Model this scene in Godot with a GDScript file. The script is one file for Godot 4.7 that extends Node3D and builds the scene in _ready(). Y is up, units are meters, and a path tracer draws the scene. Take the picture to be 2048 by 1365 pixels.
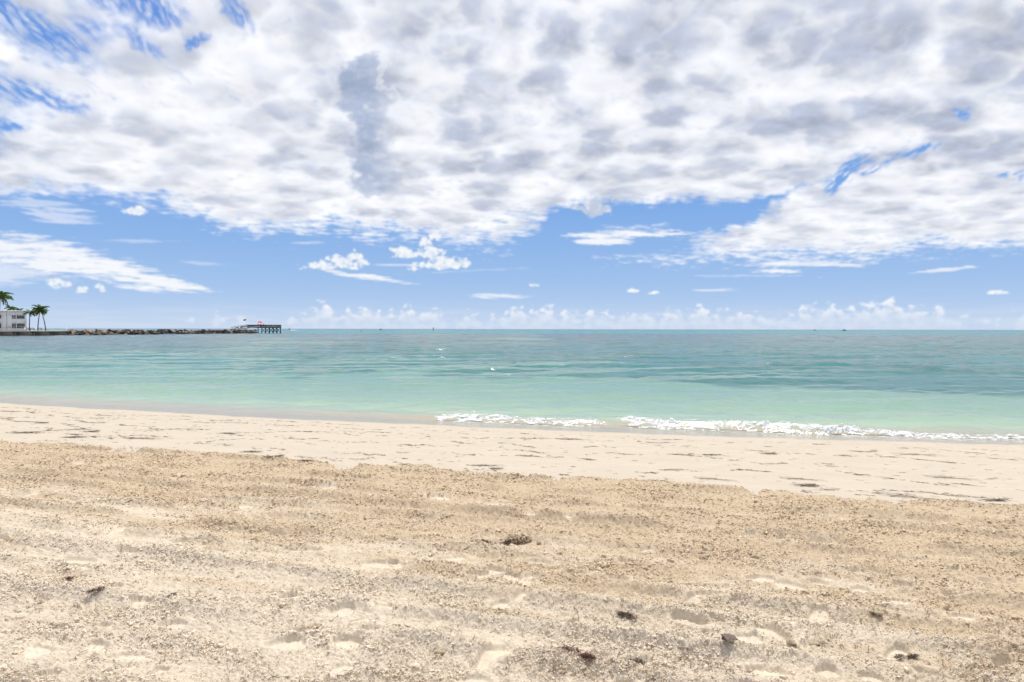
extends Node3D

# ---------------------------------------------------------------- shared helpers
var names_used := {}
var rng := RandomNumberGenerator.new()
var nz := {}

func noise_of(key: String, kind: int, octaves: int, seed_value: int) -> FastNoiseLite:
	var n := FastNoiseLite.new()
	n.noise_type = kind
	n.frequency = 1.0
	n.seed = seed_value
	n.fractal_type = FastNoiseLite.FRACTAL_FBM if octaves > 1 else FastNoiseLite.FRACTAL_NONE
	n.fractal_octaves = octaves
	nz[key] = n
	return n

func numbered(called: String) -> String:
	if not names_used.has(called):
		names_used[called] = 0
		return called
	names_used[called] += 1
	return "%s_%03d" % [called, names_used[called]]

func tag(o: Node, label := "", category := "", group := "", kind := "") -> Node:
	if label: o.set_meta("label", label)
	if category: o.set_meta("category", category)
	if group: o.set_meta("group", group)
	if kind: o.set_meta("kind", kind)
	return o

func thing(called: String, label: String, category: String, at := Vector3.ZERO, turn := 0.0, group := "") -> Node3D:
	var o := Node3D.new()
	o.name = numbered(called)
	add_child(o)
	o.position = at
	o.rotation.y = turn
	tag(o, label, category, group)
	return o

func obj(called: String, m: Mesh, mat: Material, parent: Node = null, at := Vector3.ZERO) -> MeshInstance3D:
	var o := MeshInstance3D.new()
	o.mesh = m
	o.material_override = mat
	if parent == null:
		o.name = numbered(called)
		add_child(o)
	else:
		o.name = called
		parent.add_child(o, true)
	o.position = at
	return o

func mat(c: Color, rough := 0.9, spec := 0.3) -> StandardMaterial3D:
	# c holds linear base colour
	var m := StandardMaterial3D.new()
	m.albedo_color = c.linear_to_srgb()
	m.roughness = rough
	m.metallic_specular = spec
	return m

func grain(m: StandardMaterial3D, freq: float, lo: float, hi: float, scale: Vector3, bump := 0.0, seed_value := 3) -> StandardMaterial3D:
	var n := FastNoiseLite.new()
	n.noise_type = FastNoiseLite.TYPE_SIMPLEX_SMOOTH
	n.frequency = freq
	n.seed = seed_value
	n.fractal_octaves = 4
	var t := NoiseTexture2D.new()
	t.width = 512
	t.height = 512
	t.seamless = true
	t.noise = n
	var g := Gradient.new()
	g.set_color(0, Color(lo, lo, lo))
	g.set_color(1, Color(hi, hi, hi))
	t.color_ramp = g
	m.albedo_texture = t
	m.uv1_triplanar = true
	m.uv1_world_triplanar = true
	m.uv1_scale = scale
	if bump > 0.0:
		m.heightmap_enabled = true
		m.heightmap_texture = t
		m.heightmap_scale = bump
	return m

func array_mesh(v: PackedVector3Array, n: PackedVector3Array, c: PackedColorArray, idx: PackedInt32Array) -> ArrayMesh:
	var a := []
	a.resize(Mesh.ARRAY_MAX)
	a[Mesh.ARRAY_VERTEX] = v
	if n.size(): a[Mesh.ARRAY_NORMAL] = n
	if c.size(): a[Mesh.ARRAY_COLOR] = c
	a[Mesh.ARRAY_INDEX] = idx
	var m := ArrayMesh.new()
	m.add_surface_from_arrays(Mesh.PRIMITIVE_TRIANGLES, a)
	return m

# a sheet of rows x columns points, normals from neighbours
func sheet(v: PackedVector3Array, rows: int, cols: int, c := PackedColorArray()) -> ArrayMesh:
	var n := PackedVector3Array()
	n.resize(v.size())
	for i in rows:
		var up := maxi(i - 1, 0) * cols
		var dn := mini(i + 1, rows - 1) * cols
		for j in cols:
			var a := v[i * cols + mini(j + 1, cols - 1)] - v[i * cols + maxi(j - 1, 0)]
			var b := v[dn + j] - v[up + j]
			n[i * cols + j] = a.cross(b).normalized()
	var idx := PackedInt32Array()
	idx.resize((rows - 1) * (cols - 1) * 6)
	var k := 0
	for i in rows - 1:
		for j in cols - 1:
			var p := i * cols + j
			idx[k] = p
			idx[k + 1] = p + cols
			idx[k + 2] = p + 1
			idx[k + 3] = p + 1
			idx[k + 4] = p + cols
			idx[k + 5] = p + cols + 1
			k += 6
	if n[n.size() / 2].y < 0.0:
		for q in n.size(): n[q] = -n[q]
	return array_mesh(v, n, c, idx)

func new_st() -> SurfaceTool:
	var st := SurfaceTool.new()
	st.begin(Mesh.PRIMITIVE_TRIANGLES)
	return st

func tri(st: SurfaceTool, a: Vector3, b: Vector3, c: Vector3) -> void:
	st.add_vertex(a)
	st.add_vertex(b)
	st.add_vertex(c)

func quad(st: SurfaceTool, a: Vector3, b: Vector3, c: Vector3, d: Vector3) -> void:
	tri(st, a, b, c)
	tri(st, a, c, d)

func bx(st: SurfaceTool, c: Vector3, s: Vector3, t := Basis.IDENTITY) -> void:
	var h := s * 0.5
	var p := []
	for i in 8:
		p.append(c + t * Vector3(h.x if i & 1 else -h.x, h.y if i & 2 else -h.y, h.z if i & 4 else -h.z))
	quad(st, p[4], p[6], p[7], p[5])
	quad(st, p[1], p[3], p[2], p[0])
	quad(st, p[2], p[3], p[7], p[6])
	quad(st, p[0], p[4], p[5], p[1])
	quad(st, p[0], p[2], p[6], p[4])
	quad(st, p[5], p[7], p[3], p[1])

func bar(st: SurfaceTool, a: Vector3, b: Vector3, w: float, h: float) -> void:
	var d := (b - a)
	var z := d.normalized()
	var x := Vector3.UP.cross(z)
	if x.length() < 0.01: x = Vector3.RIGHT
	x = x.normalized()
	bx(st, (a + b) * 0.5, Vector3(w, h, d.length()), Basis(x, z.cross(x).normalized(), z))

func tube(st: SurfaceTool, pts: Array, radii: Array, sides := 6, cap := true) -> void:
	var rings := []
	for i in pts.size():
		var d: Vector3 = (pts[mini(i + 1, pts.size() - 1)] - pts[maxi(i - 1, 0)]).normalized()
		var x := d.cross(Vector3(0.13, 0.21, 0.97))
		if x.length() < 0.05: x = d.cross(Vector3.RIGHT)
		x = x.normalized()
		var y := d.cross(x)
		var r := []
		for k in sides:
			var a := TAU * k / sides
			r.append(pts[i] + (x * cos(a) + y * sin(a)) * radii[i])
		rings.append(r)
	for i in rings.size() - 1:
		for k in sides:
			var q := (k + 1) % sides
			quad(st, rings[i][k], rings[i][q], rings[i + 1][q], rings[i + 1][k])
	if cap:
		for k in range(1, sides - 1):
			tri(st, rings[0][0], rings[0][k + 1], rings[0][k])
			var e: Array = rings[rings.size() - 1]
			tri(st, e[0], e[k], e[k + 1])

func done(st: SurfaceTool, smooth := false) -> ArrayMesh:
	if smooth:
		st.index()
	st.generate_normals()
	return st.commit()

# an irregular lump: a sphere pushed about by noise, flattened a little
func lump(seed_value: int, rings: int, segs: int, rough: float, squash: Vector3, facet := false) -> ArrayMesh:
	var st := new_st()
	if not facet: st.set_smooth_group(0)
	else: st.set_smooth_group(-1)
	var n: FastNoiseLite = nz.lump
	var p := []
	for i in rings + 1:
		var row := []
		var a := PI * i / rings
		for j in segs:
			var b := TAU * j / segs
			var d := Vector3(sin(a) * cos(b), cos(a), sin(a) * sin(b))
			var r := 1.0 + rough * n.get_noise_3d(d.x * 1.1 + seed_value * 7.3, d.y * 1.1, d.z * 1.1) * 1.8 + rough * 0.5 * n.get_noise_3d(d.x * 2.7, d.y * 2.7 + seed_value * 3.1, d.z * 2.7)
			row.append(d * r * squash)
		p.append(row)
	for i in rings:
		for j in segs:
			var q := (j + 1) % segs
			if i > 0: tri(st, p[i][j], p[i][q], p[i + 1][j])
			if i < rings - 1: tri(st, p[i][q], p[i + 1][q], p[i + 1][j])
	return done(st, not facet)

func multi(called: String, m: Mesh, mt: Material, xf: Array, cols: Array, label: String, category: String) -> MultiMeshInstance3D:
	var mm := MultiMesh.new()
	mm.transform_format = MultiMesh.TRANSFORM_3D
	mm.use_colors = cols.size() > 0
	mm.mesh = m
	mm.instance_count = xf.size()
	for i in xf.size():
		mm.set_instance_transform(i, xf[i])
		if cols.size(): mm.set_instance_color(i, cols[i])
	var o := MultiMeshInstance3D.new()
	o.multimesh = mm
	o.material_override = mt
	o.name = numbered(called)
	add_child(o)
	tag(o, label, category, "", "stuff")
	return o

func smooth(a: float, b: float, x: float) -> float:
	var t := clampf((x - a) / (b - a), 0.0, 1.0)
	return t * t * (3.0 - 2.0 * t)

func table(points: Array, x: float) -> float:
	if x <= points[0][0]: return points[0][1]
	for i in points.size() - 1:
		if x < points[i + 1][0]:
			var t: float = (x - points[i][0]) / (points[i + 1][0] - points[i][0])
			t = t * t * (3.0 - 2.0 * t)
			return lerpf(points[i][1], points[i + 1][1], t)
	return points[points.size() - 1][1]

# ---------------------------------------------------------------- sky: air and clouds
# U, V: tangents of bearing and height for the half of the sky that faces the sea
const DECK_EDGE := [[-1.6, 0.2], [-0.75, 0.199], [-0.64, 0.197], [-0.53, 0.188], [-0.46, 0.163], [-0.42, 0.148], [-0.3, 0.143], [-0.237, 0.139], [-0.142, 0.137], [-0.09, 0.127], [-0.018, 0.121], [0.04, 0.13], [0.085, 0.145], [0.12, 0.108], [0.2, 0.104], [0.45, 0.103], [0.53, 0.111], [0.64, 0.117], [0.75, 0.123], [1.6, 0.13]]
# u, v, half width, half height, tilt, depth
const HOLES := [
	[0.195, 0.170, 0.125, 0.020, 0.06, 1.3], [0.30, 0.158, 0.06, 0.013, 0.3, 1.0], [0.165, 0.127, 0.085, 0.012, 0.0, 1.1], [0.08, 0.150, 0.03, 0.02, 0.5, 0.7],
	[0.485, 0.230, 0.026, 0.016, 0.7, 1.3], [0.545, 0.244, 0.045, 0.009, 0.45, 1.1], [0.60, 0.262, 0.02, 0.004, 0.6, 0.8], [0.656, 0.317, 0.008, 0.007, 0.0, 1.2], [0.735, 0.226, 0.03, 0.006, 0.0, 1.2], [0.40, 0.20, 0.05, 0.006, 0.5, 0.5],
	[-0.725, 0.447, 0.06, 0.024, -0.55, 1.1], [-0.66, 0.425, 0.05, 0.018, -0.5, 0.9], [-0.60, 0.475, 0.06, 0.016, -0.3, 0.7], [-0.515, 0.470, 0.045, 0.026, -0.5, 1.1], [-0.40, 0.462, 0.018, 0.026, -0.9, 1.0], [-0.535, 0.412, 0.035, 0.012, -0.55, 1.0], [-0.46, 0.417, 0.015, 0.010, 0.3, 1.1], [-0.62, 0.44, 0.03, 0.012, -0.5, 0.8],
	[-0.74, 0.352, 0.05, 0.020, -0.3, 1.1], [-0.665, 0.332, 0.055, 0.010, -0.35, 0.9], [-0.75, 0.298, 0.035, 0.012, 0.0, 1.0], [-0.33, 0.445, 0.02, 0.006, 0.2, 0.5], [-0.78, 0.26, 0.04, 0.012, 0.0, 0.8]]
# heaps of cloud: rows of [u, v, half width, half height]
const DARK_HEAP := [[-0.218, 0.383, 0.024, 0.016], [-0.222, 0.36, 0.027, 0.022], [-0.212, 0.338, 0.034, 0.025], [-0.235, 0.325, 0.024, 0.018], [-0.206, 0.30, 0.028, 0.03], [-0.205, 0.27, 0.026, 0.025], [-0.202, 0.238, 0.027, 0.022], [-0.198, 0.215, 0.03, 0.018], [-0.205, 0.205, 0.022, 0.012]]
const GREY_HEAP := [[0.124, 0.178, 0.021, 0.014], [0.129, 0.172, 0.026, 0.011], [0.098, 0.175, 0.017, 0.006]]
const WHITE_HEAP := [[-0.264, 0.092, 0.045, 0.008], [-0.245, 0.099, 0.026, 0.010], [-0.232, 0.107, 0.014, 0.010], [-0.222, 0.096, 0.018, 0.009], [-0.148, 0.110, 0.034, 0.011], [-0.165, 0.113, 0.018, 0.010], [-0.125, 0.120, 0.016, 0.012], [-0.113, 0.132, 0.010, 0.012], [-0.118, 0.110, 0.02, 0.010], [-0.105, 0.091, 0.042, 0.009], [-0.098, 0.100, 0.018, 0.010], [-0.075, 0.095, 0.018, 0.010], [0.036, 0.065, 0.008, 0.005], [0.18, 0.056, 0.010, 0.003], [0.205, 0.055, 0.010, 0.0025], [-0.5465, 0.170, 0.024, 0.008], [-0.60, 0.058, 0.010, 0.006], [-0.63, 0.056, 0.012, 0.007], [-0.665, 0.065, 0.02, 0.01], [0.71, 0.055, 0.016, 0.004]]
# thin bands: u, v of the middle, half length, half thickness, tilt, strength
const BANDS := [
	[-0.70, 0.108, 0.16, 0.030, -0.16, 0.9], [-0.60, 0.088, 0.13, 0.022, -0.22, 0.95], [-0.53, 0.073, 0.10, 0.012, -0.22, 0.9], [-0.76, 0.085, 0.10, 0.025, 0.0, 0.55], [-0.70, 0.182, 0.07, 0.008, -0.05, 0.4], [-0.67, 0.171, 0.07, 0.010, -0.08, 0.5], [-0.65, 0.158, 0.06, 0.005, -0.05, 0.5], [-0.54, 0.128, 0.07, 0.003, 0.0, 0.3], [-0.45, 0.096, 0.05, 0.003, -0.06, 0.3],
	[-0.20, 0.074, 0.055, 0.005, -0.13, 0.95], [-0.255, 0.083, 0.03, 0.004, -0.2, 0.7], [-0.16, 0.093, 0.05, 0.002, -0.02, 0.6], [-0.30, 0.126, 0.03, 0.002, 0.0, 0.4], [0.165, 0.139, 0.12, 0.006, 0.03, 0.95], [0.13, 0.128, 0.05, 0.006, 0.0, 0.9],
	[0.39, 0.086, 0.048, 0.004, 0.0, 0.95], [0.44, 0.097, 0.09, 0.005, 0.02, 0.7], [0.50, 0.095, 0.035, 0.003, 0.03, 0.7], [0.64, 0.089, 0.055, 0.003, 0.1, 0.7], [0.30, 0.058, 0.04, 0.0025, 0.02, 0.5], [0.34, 0.079, 0.09, 0.002, 0.0, 0.3], [-0.07, 0.085, 0.09, 0.0015, 0.05, 0.25], [-0.02, 0.048, 0.06, 0.004, 0.0, 0.7]]
const AIR := [[0.0, 0.53, 0.65, 0.825], [0.03, 0.43, 0.58, 0.81], [0.07, 0.335, 0.51, 0.795], [0.12, 0.265, 0.45, 0.78], [0.2, 0.185, 0.375, 0.755], [0.3, 0.13, 0.31, 0.72], [0.5, 0.085, 0.24, 0.66], [1.0, 0.06, 0.19, 0.57], [4.0, 0.045, 0.15, 0.48]]

func air(t: float) -> Vector3:
	for i in AIR.size() - 1:
		if t < AIR[i + 1][0]:
			var k: float = (t - AIR[i][0]) / (AIR[i + 1][0] - AIR[i][0])
			return Vector3(AIR[i][1], AIR[i][2], AIR[i][3]).lerp(Vector3(AIR[i + 1][1], AIR[i + 1][2], AIR[i + 1][3]), k)
	return Vector3(AIR[-1][1], AIR[-1][2], AIR[-1][3])

func heap(list: Array, u: float, v: float) -> float:
	var best := -1.0
	for e in list:
		var a: float = (u - e[0]) / e[2]
		if a > 1.7 or a < -1.7: continue
		var b: float = (v - e[1]) / e[3]
		if b < 0.0: b *= 1.5
		best = maxf(best, 1.0 - (a * a + b * b))
	return best

func sky_colour(d: Vector3, sun: Vector3) -> Color:
	var flat := sqrt(d.x * d.x + d.z * d.z)
	var t := d.y / maxf(flat, 0.001)
	var c := air(t)
	var ahead := d.z < -0.25
	var u := d.x / -d.z if ahead else 9.0
	var v := d.y / -d.z if ahead else 9.0
	var round_az := atan2(d.x, -d.z)
	var white := Vector3(0.93, 0.94, 0.97)
	var near_sun := maxf(0.0, d.dot(sun))
	# thin bands
	if ahead and v < 0.22:
		var a := 0.0
		var w: float = nz.wisp.get_noise_2d(u * 9.0 + v * 20.0, v * 120.0 + u * 6.0)
		var w2: float = nz.wisp.get_noise_2d(u * 26.0 + 5.0, v * 330.0 + u * 20.0)
		for b in BANDS:
			var x: float = u - b[0]
			if absf(x) > b[2] * 1.35: continue
			var y: float = (v - b[1] - x * b[4]) / b[3]
			x /= b[2]
			var q: float = 1.0 - (x * x + y * y) + w * 0.9 + w2 * 0.6
			if q > 0.0: a = maxf(a, smooth(0.0, 0.9, q) * b[5])
		c = c.lerp(white * 0.97, a)
	# far heaps along the horizon, fading into the air
	if t < 0.08:
		var hx := round_az * 10.0
		var top: float = 0.021 + 0.016 * nz.far.get_noise_2d(hx * 0.4, 3.0) + 0.014 * nz.far.get_noise_2d(hx * 3.1, 9.0)
		if ahead: top += 0.006 * smooth(0.12, 0.5, u) - 0.006 * smooth(0.5, 0.8, u) - 0.022 * (1.0 - smooth(-0.36, -0.27, u))
		var puff: float = nz.heap.get_noise_2d(round_az * 56.0, t * 76.0)
		var puff2: float = nz.heap.get_noise_2d(round_az * 95.0 + 40.0, t * 150.0)
		var q := (top - t) / 0.014 + 0.2 + puff * 1.35 + puff2 * 0.45
		if ahead: q -= 0.9 * (1.0 - smooth(0.0, 0.012, t))
		var a := smooth(-0.1, 0.8, q)
		var lit := clampf(0.62 + puff * 0.75 + (t - top) * 14.0, 0.0, 1.0)
		var hue := Vector3(0.60, 0.675, 0.80).lerp(Vector3(0.93, 0.94, 0.965), lit)
		hue = hue.lerp(air(t), 0.42 * (1.0 - smooth(0.0, 0.034, t)))
		c = c.lerp(hue, a * lerpf(0.5, 0.85, smooth(0.004, 0.03, t)))
		var veil: float = nz.wisp.get_noise_2d(round_az * 8.0, t * 150.0)
		c = c.lerp(Vector3(0.66, 0.72, 0.83), (0.35 + 0.65 * smooth(-0.2, 0.5, veil)) * 0.45 * (1.0 - smooth(0.012, 0.045, t)))
	# white heaps
	var wu := u
	var wv := v
	if ahead:
		wu += 0.012 * nz.warp.get_noise_2d(u * 16.0, v * 16.0) + 0.006 * nz.warp.get_noise_2d(u * 45.0, v * 45.0 + 9.0)
		wv += 0.010 * nz.warp.get_noise_2d(u * 16.0 + 50.0, v * 16.0) + 0.005 * nz.warp.get_noise_2d(u * 45.0, v * 45.0 + 70.0)
	if ahead and v < 0.2:
		var e: float = nz.heap.get_noise_2d(u * 42.0, v * 60.0)
		var e2: float = nz.heap.get_noise_2d(u * 95.0 + 20.0, v * 120.0)
		var q := heap(WHITE_HEAP, lerpf(u, wu, 0.4), lerpf(v, wv, 0.4))
		if q > -0.95:
			q += e * 1.25 + e2 * 0.6
			var body := Vector3(0.66, 0.74, 0.82).lerp(Vector3(0.93, 0.94, 0.955), clampf(0.72 - q * 0.22 + e2 * 0.9 + e * 0.6, 0.0, 1.0))
			c = c.lerp(body, smooth(-0.1, 0.8, q) * 0.94)
	# the broken deck of cloud
	if t > 0.06:
		var xx := d.x / d.y
		var zz := -d.z / d.y
		var r := sqrt(sqrt(xx * xx + zz * zz + 0.3))
		var qx := xx / r
		var qz := 1.15 * zz / r
		var n1: float = nz.deck.get_noise_2d(qx * 2.6, qz * 2.6)
		var n2: float = nz.mottle.get_noise_2d(qx * 4.2 + 30.0, qz * 4.2)
		var n3: float = nz.deck.get_noise_2d(qx * 9.0, qz * 9.0 + 50.0)
		var n4: float = nz.wisp.get_noise_2d(qx * 16.0 + n1, qz * 3.2)
		var n5: float = nz.deck.get_noise_2d(qx * 5.0 + 80.0, qz * 6.5)
		var n6: float = nz.wisp.get_noise_2d(qx * 44.0 + n1, qz * 10.0)
		var bx1 := qx + 0.05 * n3 + 0.03 * n1
		var bz1 := qz + 0.05 * n5
		var n7: float = nz.deck.get_noise_2d(qx * 22.0 + 11.0, qz * 20.0)
		var core: float = nz.cell.get_noise_2d(bx1 * 7.0 + 3.0, bz1 * 6.2)
		var core2: float = nz.cell.get_noise_2d(bx1 * 16.0 + 40.0, bz1 * 13.0)
		var cover := 0.95
		var grey_more := 0.0
		var holed := 0.0
		if ahead:
			var edge := table(DECK_EDGE, wu)
			cover = 0.95 + clampf((wv - edge) / 0.030 - 0.75, -3.0, 0.25)
			var whole := cover
			for h in HOLES:
				var x: float = wu - h[0]
				if absf(x) > h[2] * 2.4: continue
				var y: float = (wv - h[1] - x * h[4]) / h[3]
				x /= h[2]
				var q: float = x * x + y * y
				if q < 6.0: cover -= h[5] * exp(-q * 0.7) * ((1.05 + 1.2 * n4 + 1.1 * n6 + 0.8 * n3) if h[1] > 0.2 else (1.5 + 0.4 * n4 + 0.5 * n3))
			holed = whole - cover
			if u < -0.3: cover -= 0.30 * smooth(-0.3, -0.75, u) * smooth(0.24, 0.42, v)
			grey_more = 0.30 * smooth(-0.5, -0.1, u) + 0.06 * smooth(0.3, 0.7, u)
			grey_more *= smooth(0.15, 0.26, v)
			if u < -0.5 and v < 0.3: grey_more += 0.5 * smooth(-0.6, -0.8, u) * smooth(0.30, 0.25, v)
		else:
			cover += n1 * 0.6
			grey_more = 0.2
		var feather := 0.0
		if ahead and v < 0.24: feather = nz.wisp.get_noise_2d(u * 24.0 + v * 30.0, v * 240.0 + u * 12.0) * smooth(0.24, 0.15, v)
		if ahead and u < -0.2: feather += (n4 * 0.5 + n6 * 0.5) * smooth(-0.2, -0.5, u) * smooth(0.24, 0.36, v)
		var dens := cover + n1 * 0.45 + n3 * 0.36 + n4 * 0.26 + n6 * 0.12 + n7 * 0.22 + feather * 0.55
		var a := smooth(-0.15, 1.0, dens)
		if holed > 0.2 and v > 0.3: a = maxf(a, 0.62 * smooth(-0.25, 0.75, n4 * 0.7 + n6 * 0.9 + n3 * 0.5))
		var thick := smooth(0.3, 1.1, dens + 0.7 * maxf(holed, 0.0))
		var blob := smooth(-0.2, -0.95, core) * 0.95 + smooth(-0.2, -0.95, core2) * 0.3
		var grey := smooth(-0.3, 1.3, n2 * 0.62 + n1 * 0.2 + n3 * 0.34 + n7 * 0.30 + blob * 0.80 - 0.08 + (grey_more - 0.25) * 0.8) * thick
		var glow := pow(near_sun, 7.0)
		var bright := white.lerp(Vector3(1.1, 1.1, 1.1), clampf(glow * 1.5, 0.0, 1.0)) * (1.0 + glow * 0.5)
		bright *= 0.99 + 0.12 * n3 + 0.06 * n5 + 0.10 * n7
		var dull := Vector3(0.43, 0.475, 0.59) * (1.0 + 0.35 * glow) * (1.0 + 0.24 * n3 + 0.18 * n5 + 0.14 * n7)
		c = c.lerp(bright.lerp(dull, clampf(grey * (0.88 + grey_more * 0.5), 0.0, 0.97)), a * 0.97)
	# dark heaps under the deck
	if ahead and v > 0.14:
		var e: float = nz.heap.get_noise_2d(u * 22.0, v * 26.0 + 8.0)
		var e2: float = nz.heap.get_noise_2d(u * 60.0, v * 66.0)
		var q := heap(DARK_HEAP, wu, wv)
		if q > -1.0 and q <= -0.95: q = -0.949
		if q > -0.95:
			q += e * 0.85 + e2 * 0.7
			var tint := Vector3(0.50, 0.58, 0.73).lerp(Vector3(0.82, 0.86, 0.92), clampf(0.25 - q * 0.25 + e * 0.8 + e2 * 0.5 + (u + 0.212) * 9.0, 0.0, 1.0))
			var body := Vector3(0.78, 0.80, 0.85).lerp(c, 0.45)
			c = c.lerp(body * tint, smooth(-0.9, 0.75, q) * 0.95)
			c = c.lerp(Vector3(0.95, 0.955, 0.98), smooth(-0.75, -0.25, q) * smooth(0.35, -0.25, q) * smooth(-0.225, -0.18, u) * smooth(0.30, 0.37, v) * 0.5)
		q = heap(GREY_HEAP, wu, wv)
		if q > -0.95:
			q += e * 0.7 + e2 * 0.5
			c = c.lerp(Vector3(0.54, 0.60, 0.70).lerp(white, clampf(0.25 - q * 0.4 + e2, 0.0, 1.0)), smooth(-0.1, 0.7, q) * 0.9)
	return Color(c.x, c.y, c.z)

func sky_rows(im: Image, x0: int, x1: int, y0: int, y1: int, sun: Vector3) -> void:
	var w := im.get_width()
	var h := im.get_height()
	for y in range(y0, y1):
		var el := PI * (0.5 - (y + 0.5) / h)
		for x in range(x0, x1):
			# column 0 looks along -z, out to sea
			var az := TAU * (x + 0.5) / w
			im.set_pixel(x, y, sky_colour(Vector3(sin(az) * cos(el), sin(el), -cos(az) * cos(el)), sun))

func make_sky(sun: Vector3) -> Sky:
	noise_of("deck", FastNoiseLite.TYPE_SIMPLEX_SMOOTH, 5, 11)
	noise_of("mottle", FastNoiseLite.TYPE_SIMPLEX_SMOOTH, 3, 23)
	noise_of("wisp", FastNoiseLite.TYPE_SIMPLEX_SMOOTH, 4, 37)
	noise_of("heap", FastNoiseLite.TYPE_SIMPLEX_SMOOTH, 4, 41)
	var cell := noise_of("cell", FastNoiseLite.TYPE_CELLULAR, 1, 77)
	cell.cellular_return_type = FastNoiseLite.RETURN_DISTANCE
	cell.cellular_jitter = 0.95
	noise_of("warp", FastNoiseLite.TYPE_SIMPLEX_SMOOTH, 3, 67)
	noise_of("far", FastNoiseLite.TYPE_SIMPLEX_SMOOTH, 2, 53)
	var im := Image.create(1024, 512, false, Image.FORMAT_RGBF)
	im.fill(Color(0.30, 0.40, 0.44))
	sky_rows(im, 0, 1024, 0, 256, sun)
	im.resize(4096, 2048, Image.INTERPOLATE_BILINEAR)
	im.fill_rect(Rect2i(0, 1024, 4096, 1024), Color(0.30, 0.40, 0.44))
	# the half that looks out to sea, in full
	sky_rows(im, 0, 480, 1024 - 320, 1024, sun)
	sky_rows(im, 4096 - 480, 4096, 1024 - 320, 1024, sun)
	var p := PanoramaSkyMaterial.new()
	p.panorama = ImageTexture.create_from_image(im)
	var s := Sky.new()
	s.sky_material = p
	return s

# ---------------------------------------------------------------- beach
const EYE := 2.6
const PRINTS := [
	[-6.29, -9.07], [-5.26, -8.42], [-4.75, -8.14], [-4.18, -8.0], [-3.62, -7.67], [-3.02, -7.54], [-2.44, -7.18], [-1.85, -7.07], [-1.3, -6.75], [-0.67, -6.75], [-0.11, -6.44], [0.44, -6.52], [1.03, -6.39], [1.62, -6.27], [2.17, -5.99], [2.83, -6.01], [3.41, -5.76], [3.89, -5.68]]
# x, z, heading, half length, half width, depth
const PRINTS_NEAR := [
	[-3.16, -5.47, 1.3, 0.15, 0.07, 0.035], [-2.51, -5.27, 0.1, 0.17, 0.06, 0.03], [-2.17, -4.94, 0.5, 0.13, 0.06, 0.03], [-1.54, -4.97, 0.05, 0.17, 0.05, 0.028], [-1.46, -4.59, 0.2, 0.14, 0.06, 0.05], [-3.05, -4.76, 0.3, 0.15, 0.06, 0.04],
	[-0.44, -4.81, -0.5, 0.14, 0.06, 0.03], [-0.91, -4.69, 0.15, 0.19, 0.06, 0.03], [-0.18, -4.5, 0.2, 0.13, 0.055, 0.05], [-0.02, -4.46, 0.4, 0.09, 0.05, 0.05], [0.18, -4.75, 0.3, 0.12, 0.05, 0.03], [0.42, -4.5, 0.5, 0.10, 0.06, 0.055], [0.62, -4.43, 0.1, 0.15, 0.06, 0.04], [0.12, -4.12, -0.7, 0.16, 0.055, 0.035],
	[1.79, -4.32, 0.8, 0.13, 0.07, 0.035], [1.23, -4.14, 0.0, 0.15, 0.06, 0.04], [2.27, -4.07, 0.0, 0.15, 0.05, 0.03], [1.71, -4.06, 0.1, 0.16, 0.05, 0.025], [2.9, -4.9, 0.2, 0.13, 0.05, 0.03],
	[-0.08, -3.34, -0.9, 0.15, 0.07, 0.05], [0.98, -3.74, 0.6, 0.11, 0.06, 0.06], [0.86, -3.52, 0.4, 0.12, 0.06, 0.05], [1.38, -3.62, 1.2, 0.12, 0.075, 0.06], [-2.94, -4.62, 0.6, 0.13, 0.06, 0.06], [-2.78, -4.58, -0.9, 0.10, 0.05, 0.06], [-2.15, -3.95, 0.2, 0.09, 0.05, 0.04], [-2.5, -4.26, 0.0, 0.06, 0.04, 0.04], [1.2, -3.2, 0.3, 0.13, 0.06, 0.035]]
var print_cells := {}

func shore_z(x: float) -> float:
	var k := clampf(x, -30.0, 16.0)
	var z := -16.9 + 0.27 * k - (0.0035 if k < 0.0 else 0.006) * k * k
	return z + (x - k) * 0.15

func seaward(x: float, z: float) -> float:
	return (shore_z(x) - z) * 0.955

func edge_z(x: float) -> float:
	return -7.8 + 0.3 * x + 0.12 * sin(x * 2.3 + 0.7) + 0.06 * sin(x * 5.9) + 0.40 * nz.land.get_noise_2d(x * 1.3, 5.0)

func raked_share(x: float, z: float) -> float:
	var e: float = z - edge_z(x) + 0.10 * nz.clod.get_noise_2d(x * 6.0, z * 6.0) + 0.05 * nz.clod.get_noise_2d(x * 20.0, z * 20.0)
	return smooth(-0.05, 0.06, e)

func base_height(x: float, z: float) -> float:
	var ez := -7.8 + 0.3 * x
	var sz := shore_z(x)
	if z > ez:
		return 0.93 + 0.05 * smooth(0.0, 5.0, z - ez)
	if z > sz:
		var t := (ez - z) / (ez - sz)
		return lerpf(0.90, 0.13, t) + 0.016 * nz.land.get_noise_2d(x * 0.35, z * 0.5) * smooth(0.0, 0.15, t) * smooth(1.0, 0.8, t)
	var s := (sz - z) * 0.955
	if s < 10.0: return 0.13 - 0.075 * s
	return -0.62 - 0.9 * (1.0 - exp(-(s - 10.0) / 12.0))

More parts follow.
